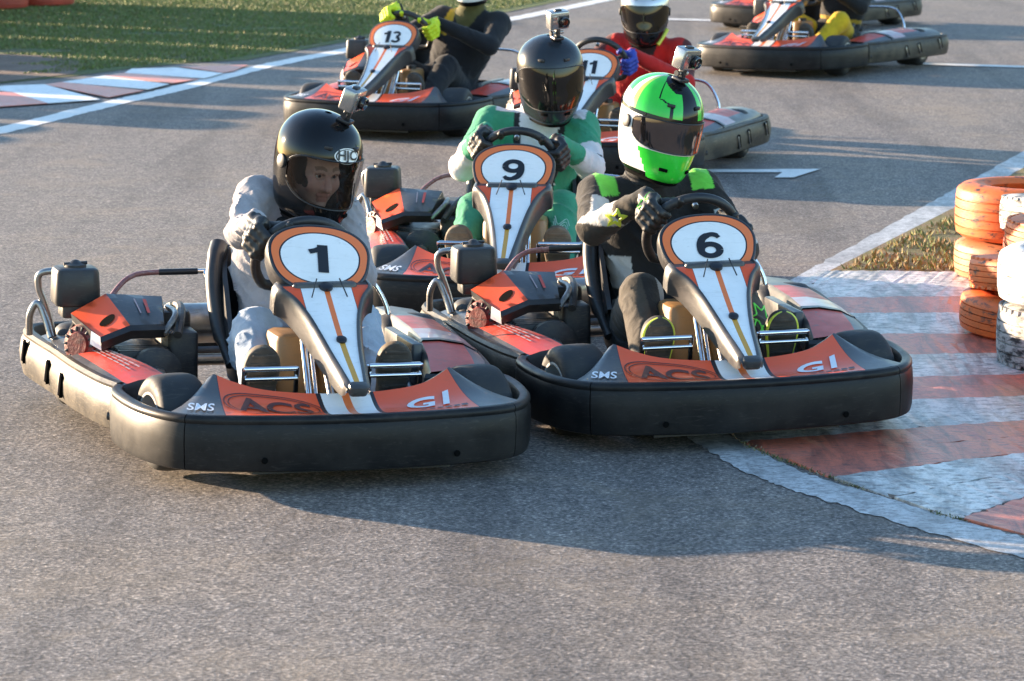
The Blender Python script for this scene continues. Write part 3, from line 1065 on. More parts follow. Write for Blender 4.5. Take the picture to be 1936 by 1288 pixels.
    mb.rbox((0, -.27, .16), (.10, .16, .16), M['tan'], .02)
    mb.lathe((.07, -.30, .372), (0, 0, 1), [(0, .030), (.02, .030), (.024, .024), (.024, 0)], M['ink'], 16)
    mb.build('fuel_tank', K)
    # ---- pedals
    for s in (-1, 1):
        mb = MB()
        x0, x1 = (.112, .272)
        for z, y in ((.312, -.612), (.283, -.617)):
            mb.tube([(x0 * s, y, z), (x1 * s, y, z)], .0085 if z > .3 else .0065, M['chrome'], 10)
        for x in (x0, x1):
            mb.tube([(x * s, -.612, .315), (x * s, -.60, .25), (x * s, -.55, .08)], .008, M['chrome'], 8)
        mb.rbox((.19 * s, -.575, .12), (.12, .02, .06), M['steel'], .008)
        mb.build('pedal', K)
    # ---- seat
    mb = MB()
    st = [(-.06, .155, .17, .05), (.02, .095, .195, .12), (.12, .075, .205, .17), (.22, .085, .21, .21), (.30, .14, .212, .25), (.35, .24, .212, .245), (.385, .36, .208, .20), (.41, .46, .195, .12), (.425, .545, .165, .04)]
    stc = np.array(catmull(st, 4))
    rows = []
    for i in range(len(stc)):
        y, z, w, h = stc[i]
        j0, j1 = max(i - 1, 0), min(i + 1, len(stc) - 1)
        t = np.array([stc[j1][0] - stc[j0][0], stc[j1][1] - stc[j0][1]])
        t /= np.linalg.norm(t)
        n = np.array([-t[1], t[0]])     # towards the sitter
        row = []
        for k in range(17):
            a = math.pi * (k / 16)
            x = -w * math.copysign(abs(math.cos(a)) ** .6, math.cos(a))
            dep = h * (1 - math.sin(a) ** .55)
            row.append((x, y + n[0] * dep, z + n[1] * dep))
        inner = [(px * .93, py + n[0] * .006 * 1, pz + n[1] * .006) for px, py, pz in row[::-1]]
        rows.append(row + inner)
    mb.grid(rows, M['seat'], True)
    mb.cap(rows[0], M['seat'])
    mb.cap(rows[-1], M['seat'], True)
    # padded shoulder bolsters
    for s in (-1, 1):
        mb.tube(catmull([(.205 * s, .10, .20), (.222 * s, .20, .30), (.226 * s, .275, .42), (.215 * s, .32, .50), (.190 * s, .37, .555)], 5), [.018] * 4 + [.027] * 13 + [.030] * 4, M['seat'], 12)
    mb.build('seat', K)
    # ---- engine
    E = MB()
    E.rbox((-.47, .31, .165), (.22, .30, .17), M['engine'], .02)
    for k in range(8):
        E.rbox((-.44, .11 + k * .016, .185), (.17, .007, .14), M['alloy'] if k % 2 else M['engine'], .01)
    E.lathe((-.41, .085, .185), (0, -1, 0), [(0, .085), (.03, .085), (.04, .07), (.04, 0)], M['engine'], 24)
    E.lathe((-.41, .045, .185), (0, -1, 0), [(0, .03), (.02, .026), (.02, 0)], M['alloy'], 8)
    E.rbox((-.30, .30, .20), (.10, .26, .20), M['engine'], .02)
    E.tube(catmull([(-.33, .12, .30), (-.30, .22, .345), (-.28, .36, .36), (-.30, .50, .33)], 5), .014, M['engine'], 8)
    E.tube(catmull([(-.38, .10, .31), (-.33, .16, .36), (-.33, .30, .365)], 5), .010, M['alloy'], 8)
    E.rbox((-.33, .40, .315), (.16, .22, .07), M['engine'], .025)
    E.rbox((-.545, .40, .30), (.10, .12, .12), M['engine'], .015)
    E.tube(catmull([(-.60, .42, .31), (-.64, .33, .26), (-.60, .25, .20)], 5), .012, M['engine'], 8)
    eng = E.build('engine', K)
    E = MB()
    E.lathe((-.622, .215, .262), (-.75, -.66, .1), [(-.07, .066), (.0, .066), (.014, .060), (.018, .042), (.026, .038), (.026, 0)], M['starter'], 28)
    ax = Vector((-.75, -.66, .1)).normalized()
    u = ax.cross(Vector((0, 0, 1))).normalized()
    w = ax.cross(u)
    for k in range(14):
        a = 2 * math.pi * k / 14
        d = u * math.cos(a) + w * math.sin(a)
        E.rbox(Vector((-.622, .215, .262)) + ax * .017 + d * .051, (.015, .008, .005), M['ink'], .002, (d, ax.cross(d), ax), n=1)
    E.build('recoil_starter', eng)
    E = MB()
    E.rbox((-.612, .40, .425), (.150, .135, .125), M['plastic'], .026, taper=.95, n=5)
    E.rbox((-.612, .40, .350), (.10, .10, .05), M['engine'], .012)
    E.lathe((-.612, .40, .487), (0, 0, 1), [(0, .036), (.008, .036), (.012, .022), (.022, .010), (.024, 0)], M['engine'], 16)
    E.tube([(-.650, .40, .496), (-.574, .40, .500)], .006, M['engine'], 6)
    E.build('air_box', eng)
    # engine cover with its red and black sticker
    E = MB()
    TL, TR, BR, FB = Vector((-.530, .30, .412)), Vector((-.352, .28, .402)), Vector((-.378, .10, .340)), Vector((-.488, .095, .340))
    TP, T2, LF = Vector((-.583, .095, .305)), Vector((-.605, .135, .318)), Vector((-.645, .29, .352))
    def patch(a, b, c, d, m, sag=0, n=6):
        rows = []
        for i in range(n + 1):
            u_ = i / n
            rows.append([a * (1 - u_) * (1 - v / n) + b * u_ * (1 - v / n) + c * u_ * (v / n) + d * (1 - u_) * (v / n) + Vector((0, 0, sag * math.sin(math.pi * u_) * math.sin(math.pi * v / n))) for v in range(n + 1)])
        E.grid(rows, m)
        return rows
    patch(LF, TL, FB, TP, M['red'], -.004)
    patch(LF, TP, T2, T2.lerp(LF, .5), M['grey_plastic'], 0, 2)
    patch(TL, TR, BR, FB, M['grey_plastic'], .010)
    d1_, d2_ = Vector((.002, -.012, -.016)), Vector((.006, .012, -.046))
    for a, b in ((TP, FB), (FB, BR)):
        patch(a, b, b + d1_, a + d1_, M['plastic'], 0, 2)
        patch(a + d1_, b + d1_, b + d2_, a + d2_, M['plastic'], 0, 2)
    patch(T2, TP, TP + d2_, T2 + Vector((-.004, .0, -.042)), M['white'], 0, 2)
    dn = Vector((.01, .02, -.035))
    for a, b in ((TR, TL), (TL, LF), (BR, TR), (LF, T2)):
        patch(a, b, b + dn, a + dn, M['plastic'], 0, 2)
    E.prism([LF + dn * .7, TL + dn * .7, TR + dn * .7, BR + dn * .7, FB + dn * .7, TP + dn * .7], (0, 0, -.006), M['plastic'])
    # slot in the red face
    def on_red(u_, v, lift=.002):
        q = LF * (1 - u_) * (1 - v) + TL * u_ * (1 - v) + FB * u_ * v + TP * (1 - u_) * v
        return q + Vector((-.3, -.4, .86)) * (lift) + Vector((0, 0, -.004 * math.sin(math.pi * u_) * math.sin(math.pi * v)))
    for q in range(3):
        r0, r1 = 1 - q / 3, max(.001, 1 - (q + 1) / 3)
        E.grid([[on_red(.56 + .27 * k_ * math.cos(a), .64 + (.10 * math.sin(a) - .05 * math.cos(a)) * k_) for a in np.linspace(0, 2 * math.pi, 25)] for k_ in (r0, r1)], M['dark'])
    # faded print on the black face
    for j, (u0, hh, m) in enumerate(((.42, .006, M['grey_ink']), (.60, .014, M['redworn']))):
        q = [TL.lerp(TR, u0), TL.lerp(TR, u0 + hh * 5), FB.lerp(BR, u0 + hh * 5), FB.lerp(BR, u0)]
        a_ = q[0].lerp(q[3], .25); b_ = q[1].lerp(q[2], .25); c_ = q[1].lerp(q[2], .72); d_ = q[0].lerp(q[3], .72)
        E.add([v + Vector((0, -.004, .012)) for v in (a_, b_, c_, d_)], [(0, 1, 2, 3)], m)
    E.build('engine_cover', K)
    # guard bar left of the engine, and the bar behind the seat
    G = MB()
    G.tube(catmull([(-.60, .52, .452), (-.66, .53, .456), (-.705, .545, .444), (-.708, .55, .40), (-.692, .55, .355), (-.672, .55, .29), (-.66, .54, .22)], 5), .0115, M['steel'])
    G.tube(catmull([(-.735, .58, .24), (-.735, .56, .31), (-.712, .55, .348), (-.69, .53, .30), (-.675, .50, .24)], 5), .0115, M['steel'])
    G.build('engine_guard', K)
    G = MB()
    path = catmull([(-.50, .50, .335), (-.45, .56, .385), (-.40, .60, .418), (-.33, .62, .430), (-.12, .62, .432), (.12, .62, .432), (.33, .62, .430), (.42, .60, .40), (.48, .58, .30), (.48, .56, .20)], 5)
    G.tube(path[:18], .009, M['guard_sky_sheen'])
    G.tube(path[17:], .0085, M['chrome'])
    G.tube([path[16], path[19]], .011, M['ink'])
    G.tube([(-.14, .62, .43), (-.10, .42, .30)], .010, M['chrome'])
    G.build('rear_guard', K)
    X_ = MB()
    X_.lathe((-.25, .66, .25), (1, 0, 0), [(-.12, .0), (-.12, .06), (-.10, .068), (.22, .068), (.24, .06), (.24, 0)], M['steel'], 24)
    X_.tube(catmull([(-.36, .50, .22), (-.40, .60, .25), (-.37, .66, .25)], 4), .022, M['alloy'])
    X_.tube([(-.05, .66, .25), (.05, .74, .25)], .018, M['engine'])
    X_.build('exhaust', K)
    # ---- side pods
    Pd = MB()
    outer = [(-.600, -.300, .212), (-.625, -.15, .222), (-.650, .10, .226), (-.668, .30, .226), (-.678, .42, .226), (-.690, .62, .226)]
    inner = [(-.430, -.265, .235), (-.470, -.10, .248), (-.520, .08, .252), (-.560, .22, .252), (-.585, .36, .250), (-.60, .56, .24)]
    O2, I2 = np.array(catmull(outer, 4)), np.array(catmull(inner, 4))
    rows = []
    for o, i in zip(O2, I2):
        rows.append([o + (i - o) * t + np.array([0, 0, .010 * math.sin(math.pi * t)]) for t in (0, .18, .40, .42, .7, .97, 1)])
    def pm(i, j):
        if j < 1: return M['grey_plastic']
        if i > 15 or (j < 2 and i > 11): return M['grey_plastic']
        if j in (2,): return M['redworn']
        if j < 5: return M['redworn']
        return M['plastic']
    Pd.grid(rows, None, False, pm)
    ft = rows[0]
    Pd.grid([ft, [p + np.array([0, -.006, -.02]) for p in ft], [p + np.array([0, .0, -.15]) for p in ft]], M['plastic'])
    ie = [r_[-1] for r_ in rows]
    Pd.grid([ie, [p + np.array([.008, 0, -.012]) for p in ie], [p + np.array([.0, 0, -.14]) for p in ie]], M['plastic'])
    for j in range(3):
        for q in range(7):
            i = 3 + q + j % 2
            t0 = .50 + j * .10
            a = O2[i] + (I2[i] - O2[i]) * t0
            b = O2[i + 1] + (I2[i + 1] - O2[i + 1]) * t0
            e = (I2[i] - O2[i]) * .035
            b = a + (b - a) * .8
            up = np.array([0, 0, .0125])
            Pd.add([a + up, b + up, b + e + up, a + e + up], [(0, 1, 2, 3)], M['grey_ink'])
    Pd.build('side_pod', K)
    Pd = MB()
    def slab(stn, mats_):
        rows = []
        for y, xi, xo, zi, zo in stn:
            rows.append([(xi - .012, y, zi - .10), (xi - .004, y, zi - .012), (xi + .006, y, zi), (xi + (xo - xi) * .33, y, zi + (zo - zi) * .2 + .008), (xi + (xo - xi) * .75, y, zi + (zo - zi) * .6 + .008), (xo - .004, y, zo), (xo + .004, y, zo - .02), (xo + .004, y, .15)])
        Pd.grid(rows, None, False, lambda i, j: mats_[i] if 2 <= j < 4 else (M['pinkwhite'] if j == 4 and mats_[i] is M['pinkwhite'] else M['grey_plastic']))
    slab([(.86, .50, .66, .250, .225), (.80, .495, .675, .268, .236), (.55, .485, .675, .282, .240), (.50, .483, .672, .284, .240), (.24, .472, .662, .282, .239), (.06, .455, .645, .276, .236)], [M['grey_plastic'], M['grey_plastic'], M['grey_plastic'], M['redworn'], M['pinkwhite']])
    slab([(.06, .453, .648, .280, .239), (.03, .450, .645, .278, .239)], [M['grey_plastic']])
    slab([(.03, .447, .642, .272, .235), (-.12, .425, .628, .252, .226), (-.27, .395, .606, .226, .213)], [M['redworn'], M['redworn']])
    Pd.grid([[(.383, -.275, .222), (.60, -.300, .214)], [(.375, -.285, .21), (.60, -.31, .20)], [(.375, -.28, .07), (.60, -.30, .07)]], M['plastic'])
    # kit box between the pod and the driver
    Pd.rbox((.415, .12, .235), (.035, .36, .09), M['grey_plastic'], .008)
    Pd.rbox((.38, .05, .13), (.06, .26, .10), M['engine'], .01)
    Pd.build('side_pod', K)
    mb = MB()
    mb.rbox((.33, -.06, .13), (.08, .14, .10), M['engine'], .01)
    mb.tube(catmull([(.36, -.22, .12), (.37, -.05, .18), (.36, .15, .18), (.34, .35, .14)], 4), .012, M['steel'])
    mb.tube(catmull([(.33, -.30, .10), (.335, -.1, .16), (.33, .1, .15)], 4), .007, M['frame'])
    mb.rbox((.31, .02, .19), (.05, .08, .012), M['white'], .004, (Vector((.9, -.3, .3)).normalized(), Vector((.3, .95, 0)).normalized(), Vector((-.3, .09, .95)).normalized()))
    mb.build('brake_gear', K)
    return K, pan, P3

def stroke(pts, wd):
    """thick 2D stroke with its own width at each point, as left and right rails"""
    P = [np.array(p, float) for p in pts]
    o = []
    for i in range(len(P)):
        t = P[min(i + 1, len(P) - 1)] - P[max(i - 1, 0)]
        t /= np.linalg.norm(t) + 1e-9
        n = np.array([-t[1], t[0]])
        w = wd[i] if hasattr(wd, '__len__') else wd
        o.append((P[i] + n * w / 2, P[i] - n * w / 2))
    return o

def arc(cx, cy, rx, ry, a0, a1, n=28):
    return [(cx + rx * math.cos(R(a0 + (a1 - a0) * i / n)), cy + ry * math.sin(R(a0 + (a1 - a0) * i / n))) for i in range(n + 1)]

def glyph(ch):
    """heavy digits in a box one unit high"""
    if ch == '1':
        return [stroke([(.06, -.5), (.06, .5)], .26), stroke([(.08, .44), (-.10, .30), (-.27, .235)], [.16, .16, .17])]
    if ch in '69':
        a = [stroke(arc(0, -.17, .245, .225, 0, 360, 40), .19), stroke(catmull([(.27, .30), (.17, .41), (.02, .415), (-.15, .30), (-.235, .08), (-.245, -.17)], 6), [.13] * 4 + [.17] * 10 + [.205] * 40)]
        return a if ch == '6' else [[(-p, -q) for p, q in st] for st in a]
    if ch == '3':
        return [stroke(arc(-.02, .235, .21, .175, 155, -90, 24), .17), stroke(arc(-.02, -.215, .24, .195, 90, -160, 24), .18)]

def number_mesh(body, P3, h=.085, sx=1.35):
    mb = MB()
    n = len(body)
    for i, ch in enumerate(body):
        cx = (i - (n - 1) / 2) * h * (.62 if n > 1 else 0) * sx * (1.02 if body == '11' else 1)
        for st in glyph(ch):
            mb.grid([[P3(cx + q[0] * h * sx, q[1] * h, .0085 + .0002 * i) for q in pr] for pr in st], M['ink'])
    return mb.build('number', smooth=False)

KARTS = {}
proto, proto_pan, P3 = make_kart()
kart_spec = [
    (1, (-.722, 9.96), 17.0, 1.3, '1', 'go-kart number 1, nearest on the left, with a grey hooded driver'),
    (6, (.555, 10.55), 12.0, -.8, '6', 'go-kart number 6 beside the kerb, under the driver with the bright green helmet'),
    (9, (.040, 12.679), -4.7, 0, '9', 'go-kart number 9 in the middle, under the driver in the green and white suit'),
    (11, (.535, 17.469), -17.1, .4, '11', 'go-kart number 11 at centre back, under the driver in red'),
    (13, (-.561, 19.658), -22.7, 0, '13', 'go-kart number 13 at back left, its driver in yellow gloves'),
    (20, (2.260, 23.872), -32.2, -.9, None, 'go-kart at upper right with a black and yellow clad driver, number out of view'),
    (21, (2.640, 28.45), -32.2, 0, None, 'farthest go-kart at the top right, only its front bumper corner and tail showing'),
]
for i, (k, xy, yaw, roll, num, lab) in enumerate(kart_spec):
    if i == 0:
        o, pn = proto, proto_pan
    else:
        o = copy_tree(proto)
        pn = [c for c in o.children if c.name.startswith('number_panel')][0]
    o.location = (*xy, 0)
    o.rotation_euler = (0, R(roll), R(yaw))
    tag(o, lab, 'go-kart', 'rental go-karts racing on the track')
    KARTS[k] = (o, pn)
for k, xy, yaw, roll, num, lab in kart_spec:
    if num:
        nb = number_mesh(num, P3, .094 if len(num) == 1 else .082, 1.35 if len(num) == 1 else (1.15 if num != '11' else 1.05))
        nb.parent = KARTS[k][1]
for k, dx, dr in ((1, .025, 5.0),):
    for c in KARTS[k][0].children:
        if c.name.split('.')[0] == 'seat':
            c.location = (.045, 0, 0)
        if c.name.split('.')[0] == 'front_fairing':
            c.location = (0, .0, .022)
        if c.name.split('.')[0] == 'number_panel':
            c.rotation_euler = (0, R(dr), 0)
            c.location = (-math.sin(R(dr)) * .57, 0, .57 * (1 - math.cos(R(dr))) + .040)

# ------------------------------------------------------------------ people: one smooth skin per body from a distance field
def surface_nets(F, org, h):
    nx, ny, nz = F.shape
    inside_ = F < 0
    c = np.zeros((nx - 1, ny - 1, nz - 1), int)
    for i in (0, 1):
        for j in (0, 1):
            for k in (0, 1):
                c += inside_[i:nx - 1 + i, j:ny - 1 + j, k:nz - 1 + k]
    act = (c > 0) & (c < 8)
    idx = -np.ones(act.shape, int)
    cells = np.argwhere(act)
    idx[act] = np.arange(len(cells))
    acc = np.zeros((len(cells), 3))
    cnt = np.zeros(len(cells))
    cor = [(i, j, k) for i in (0, 1) for j in (0, 1) for k in (0, 1)]
    for a in cor:
        for ax in range(3):
            if a[ax] == 0:
                b = list(a); b[ax] = 1
                fa = F[cells[:, 0] + a[0], cells[:, 1] + a[1], cells[:, 2] + a[2]]
                fb = F[cells[:, 0] + b[0], cells[:, 1] + b[1], cells[:, 2] + b[2]]
                m = (fa < 0) != (fb < 0)
                t = np.where(m, fa / (fa - fb + 1e-12), 0)
                p = np.tile(np.array(a, float), (len(cells), 1))
                p[:, ax] += t
                acc[m] += p[m]
                cnt[m] += 1
    V = (cells + acc / cnt[:, None]) * h + org
    faces = []
    for ax in range(3):
        s1 = [slice(None)] * 3; s2 = [slice(None)] * 3
        s1[ax] = slice(0, -1); s2[ax] = slice(1, None)
        A, B = inside_[tuple(s1)], inside_[tuple(s2)]
        e = np.argwhere(A != B)
        o1, o2 = [(1, 2), (2, 0), (0, 1)][ax]
        e = e[(e[:, o1] > 0) & (e[:, o2] > 0) & (e[:, o1] < F.shape[o1] - 1) & (e[:, o2] < F.shape[o2] - 1)]
        def cell(d1, d2):
            q = e.copy(); q[:, o1] += d1; q[:, o2] += d2
            return idx[q[:, 0], q[:, 1], q[:, 2]]
        Q = np.stack([cell(-1, -1), cell(0, -1), cell(0, 0), cell(-1, 0)], 1)
        fl = A[tuple(e.T)]
        Q[~fl] = Q[~fl][:, ::-1]
        faces.append(Q[(Q >= 0).all(1)])
    return V, np.concatenate(faces)

def sd_cone(P, a, b, r1, r2):
    a, b = np.array(a, float), np.array(b, float)
    ba = b - a
    t = np.clip(((P - a) @ ba) / (ba @ ba), 0, 1)
    d = np.linalg.norm(P - a - t[:, None] * ba, axis=1)
    return d - (r1 + (r2 - r1) * t), t

def sd_ell(P, c, rad, axes=None):
    q = P - np.array(c, float)
    if axes is not None:
        q = q @ np.array(axes, float).T
    k = q / np.array(rad)
    k0 = np.linalg.norm(k, axis=1)
    k1 = np.linalg.norm(k / np.array(rad), axis=1)
    return k0 * (k0 - 1) / (k1 + 1e-9)

def smin(a, b, k):
    h = np.clip(.5 + .5 * (b - a) / k, 0, 1)
    return b * (1 - h) + a * h - k * h * (1 - h)

def net_mesh(name, prims, h, pad=.03, k=.03, wrinkle=None, colour=None, mat=None, parent=None, cuts=None):
    """prims: (name, kind, args)"""
    lo, hi = np.full(3, 9.), np.full(3, -9.)
    for nm, kind, a in prims:
        if kind == 'c':
            for p, r in ((a[0], a[2]), (a[1], a[3])):
                lo = np.minimum(lo, np.array(p) - r); hi = np.maximum(hi, np.array(p) + r)
        else:
            r = max(a[1])
            lo = np.minimum(lo, np.array(a[0]) - r); hi = np.maximum(hi, np.array(a[0]) + r)
    lo -= pad; hi += pad
    n = np.ceil((hi - lo) / h).astype(int) + 1
    g = [lo[i] + h * np.arange(n[i]) for i in range(3)]
    X, Y, Z = np.meshgrid(*g, indexing='ij')
    P = np.stack([X.ravel(), Y.ravel(), Z.ravel()], 1)
    def field(P, want=False):
        F = None
        best = None
        for q, (nm, kind, a) in enumerate(prims):
            if kind == 'c':
                d, t = sd_cone(P, *a[:4])
                kk = a[4] if len(a) > 4 else k
            else:
                d = sd_ell(P, a[0], a[1], a[2] if len(a) > 2 else None)
                t = np.zeros(len(P))
                kk = a[3] if len(a) > 3 else k
            if want:
                if best is None:
                    best = d.copy(); bi = np.zeros(len(P), int); bt = t.copy()
                else:
                    m = d < best
                    best[m] = d[m]; bi[m] = q; bt[m] = t[m]
            F = d if F is None else smin(F, d, kk)
        if want:
            return bi, bt
        return F
    F = field(P)
    near = np.abs(F) < .04
    if wrinkle is not None:
        bi, bt = field(P[near], True)
        F[near] += wrinkle(P[near], bi, bt)
    if cuts is not None:
        F = cuts(P, F)
    V, Q = surface_nets(F.reshape(n), lo, h)
    # light smoothing
    nb = np.zeros_like(V); ct = np.zeros(len(V))
    for i in range(4):
        a, b = Q[:, i], Q[:, (i + 1) % 4]
        np.add.at(nb, a, V[b]); np.add.at(nb, b, V[a])
        np.add.at(ct, a, 1); np.add.at(ct, b, 1)
    V = V * .5 + .5 * nb / ct[:, None]
    me = bpy.data.meshes.new(name)
    me.vertices.add(len(V)); me.vertices.foreach_set('co', V.ravel())
    me.loops.add(len(Q) * 4); me.loops.foreach_set('vertex_index', Q.ravel())
    me.polygons.add(len(Q))
    me.polygons.foreach_set('loop_start', np.arange(len(Q)) * 4)
    me.polygons.foreach_set('loop_total', np.full(len(Q), 4))
    me.polygons.foreach_set('use_smooth', np.ones(len(Q), bool))
    me.update(); me.validate()
    if colour is not None:
        bi, bt = field(V, True)
        C = colour(V, bi, bt)
        at = me.color_attributes.new('Col', 'FLOAT_COLOR', 'POINT')
        at.data.foreach_set('color', np.concatenate([C, np.ones((len(C), 1))], 1).ravel().astype(np.float32))
    me.materials.append(mat)
    o = bpy.data.objects.new(name, me)
    COL.objects.link(o)
    if parent: o.parent = parent
    return o, V, Q

WCp = np.array([0, -.20, .582]); WUp = np.array([0, -.5, .866]); WNp = np.array([0, .866, .5])

def rim_frame(phi):
    p = WCp + .15 * (np.array([1, 0, 0]) * math.cos(phi) + WUp * math.sin(phi))
    Nr = np.array([1, 0, 0]) * math.cos(phi) + WUp * math.sin(phi)
    Tn = -np.array([1, 0, 0]) * math.sin(phi) + WUp * math.cos(phi)
    return p, Nr, Tn, WNp

def glove(parent, phi, colour_mat, side, twist=60):
    """hand closed round the rim at angle phi; side -1 image left, +1 image right. Returns wrist point"""
    p, Nr, Tn, A = rim_frame(phi)
    up = Tn if Tn[2] > 0 else -Tn       # along the rim, thumb end is up
    def at(alpha, r, t):
        a = R(alpha)
        return p + Nr * (r * math.cos(a)) + A * (r * math.sin(a)) + up * t
    pr = []
    fl = (.98, 1.06, 1.0, .86)
    for i, t in enumerate((.036, .012, -.012, -.035)):
        k = fl[i]
        pts = [at(62, .052, t), at(8, .046 * k, t * 1.02), at(-62, .038, t * 1.05), at(-118 * k, .032, t * 1.05)]
        rad = [.0165, .0150, .0138, .0120]
        for q in range(3):
            pr.append(('f%d' % i, 'c', (pts[q], pts[q + 1], rad[q], rad[q + 1], .004)))
    base = at(twist + 32, .078, -.006)
    pr.append(('palm', 'c', (at(70, .052, .026), base + up * .012, .024, .026, .018)))
    pr.append(('palm', 'c', (at(70, .052, -.024), base - up * .012, .023, .026, .018)))
    wrist = at(twist + 30, .118, -.012)
    pr.append(('cuff', 'c', (base, wrist, .034, .033, .02)))
    pts = [at(110, .055, .030), at(138, .048, .058), at(175, .036, .078), at(205, .030, .098)]
    for q in range(3):
        pr.append(('th', 'c', (pts[q], pts[q + 1], (.019, .0165, .0150, .0125)[q], (.019, .0165, .0150, .0125)[q + 1], .007)))
    o, V, Q = net_mesh('glove', pr, .0042, .02, .012, lambda P, bi, bt: .0012 * np.sin(P[:, 0] * 260 + 2 * np.sin(P[:, 2] * 170)) , None, colour_mat, parent)
    return wrist, (o, V, Q), at

def wr(amp):
    def f(P, bi, bt):
        x, y, z = P.T
        w1 = .8 * np.sin(23 * x + 31 * z + 5) + .9 * np.sin(37 * y - 19 * z)
        r1 = 1 - np.abs(np.sin(24 * z + 21 * x - 9 * y + 1.6 * w1))
        r2 = 1 - np.abs(np.sin(30 * y - 24 * z + 12 * x + 1.9 * w1 + 1))
        r3 = 1 - np.abs(np.sin(44 * x + 30 * z + 26 * y + 1.4 * w1 + 2))
        msk = .35 + .65 * (.5 + .5 * np.sin(11 * x - 13 * z + 9 * y + w1))
        return amp * (.55 - 1.5 * msk * (r1 ** 3 + .8 * r2 ** 3 + .5 * r3 ** 3))
        a = np.sin(70 * z + 26 * x + 2.2 * np.sin(31 * y + 17 * x)) * .5
        b = np.sin(55 * y + 48 * z - 20 * x + 2.0 * np.sin(40 * x + 9)) * .5
        c = np.sin(120 * x + 60 * y + 3 * np.sin(33 * z)) * .25
        e = np.clip(1.2 * np.abs(np.sin(9 * x + 7 * z + 5 * y)), .25, 1)
        s = np.maximum(a + b + c, -.7)
        return amp * s * e
    return f

def shoe(parent, ankle, x, mats, trim=None, tilt=0, heel=(-.50, .105), toe=(-.575, .375)):
    """shoe standing on its heel, sole to the front"""
    mb = MB()
    hy, hz = heel; ty, tz = toe
    ax = Vector((tilt, ty - hy, tz - hz))
    L = ax.length
    ax.normalize()
    sole = Vector((0, -1, 0)); sole = (sole - ax * sole.dot(ax)).normalized()
    sd_ = ax.cross(sole)
    st = [(0, .012, .03), (.02, .036, .055), (.12, .043, .075), (.30, .043, .088), (.45, .044, .080), (.60, .051, .070), (.75, .056, .058), (.88, .048, .046), (.96, .030, .032), (1, .008, .012)]
    rows = []
    for s, w, t in np.array(catmull(st, 3)):
        s = min(max(s, 0), 1)
        c = Vector((x, hy, hz)) + ax * (L * s)
        row = []
        for k in range(20):
            a = 2 * math.pi * k / 20
            ca, sa = math.cos(a), math.sin(a)
            px = w * math.copysign(abs(ca) ** .7, ca)
            py = math.copysign(abs(sa) ** .8, sa)
            py = py * (.012 if py > 0 else t)
            row.append(c + sd_ * px + sole * py)
        rows.append(row)
    def mf(i, k):
        if 2 <= k <= 7: return mats[1]
        if k in (0, 1, 8, 9): return trim or mats[1]
        return mats[0]
    mb.grid(rows, None, True, mf)
    mb.cap(rows[0], mats[0]); mb.cap(rows[-1], mats[0], True)
    # tread ribs across the sole
    for s in np.linspace(.1, .9, 9):
        w = float(np.interp(s, [q[0] for q in st], [q[1] for q in st])) * .8
        c = Vector((x, hy, hz)) + ax * (L * s) + sole * .0125
        mb.rbox(c, (w * 2, .010, .004), mats[1], .0015, (sd_, ax, sole), n=1)
    return mb.build('shoe', parent)

# helmet: levels (z, half width, front, back)
HL = np.array([(-.188, .088, .150, .075), (-.180, .104, .170, .098), (-.155, .122, .184, .122), (-.10, .137, .186, .145), (-.04, .147, .176, .160), (.02, .151, .168, .168), (.075, .146, .154, .163), (.12, .124, .126, .138), (.15, .088, .088, .098), (.166, .050, .050, .056), (.172, .018, .018, .02), (.1725, .001, .001, .001)])

def helmet_point(z, psi, o=0.0):
    a = np.interp(z, HLs[:, 0], HLs[:, 1]) + o
    f = np.interp(z, HLs[:, 0], HLs[:, 2]) + o
    b = np.interp(z, HLs[:, 0], HLs[:, 3]) + o
    c, s = math.cos(psi), math.sin(psi)
    # slightly flat sides and a narrower chin
    k = 1.0
    if z < -.06 and c > 0:
        k = 1 - .16 * min(1, (-.06 - z) / .10) * c * abs(s) * 1.6
    return Vector((a * s * k, (-f if c > 0 else -b) * c, z))
HLs = np.array(catmull([tuple(r) for r in HL], 6))

def eye_port(psi, z, lo=-.085, hi=.052, wide=R(78)):
    """signed: >0 inside the opening"""
    u = abs(psi) / wide
    if u >= 1: return -1
    k = math.sqrt(max(0, 1 - u ** 5))
    mid = (lo + hi) / 2 + .018 * u
    return min(z - (mid - (mid - lo) * k), (mid + (hi - mid) * k) - z)

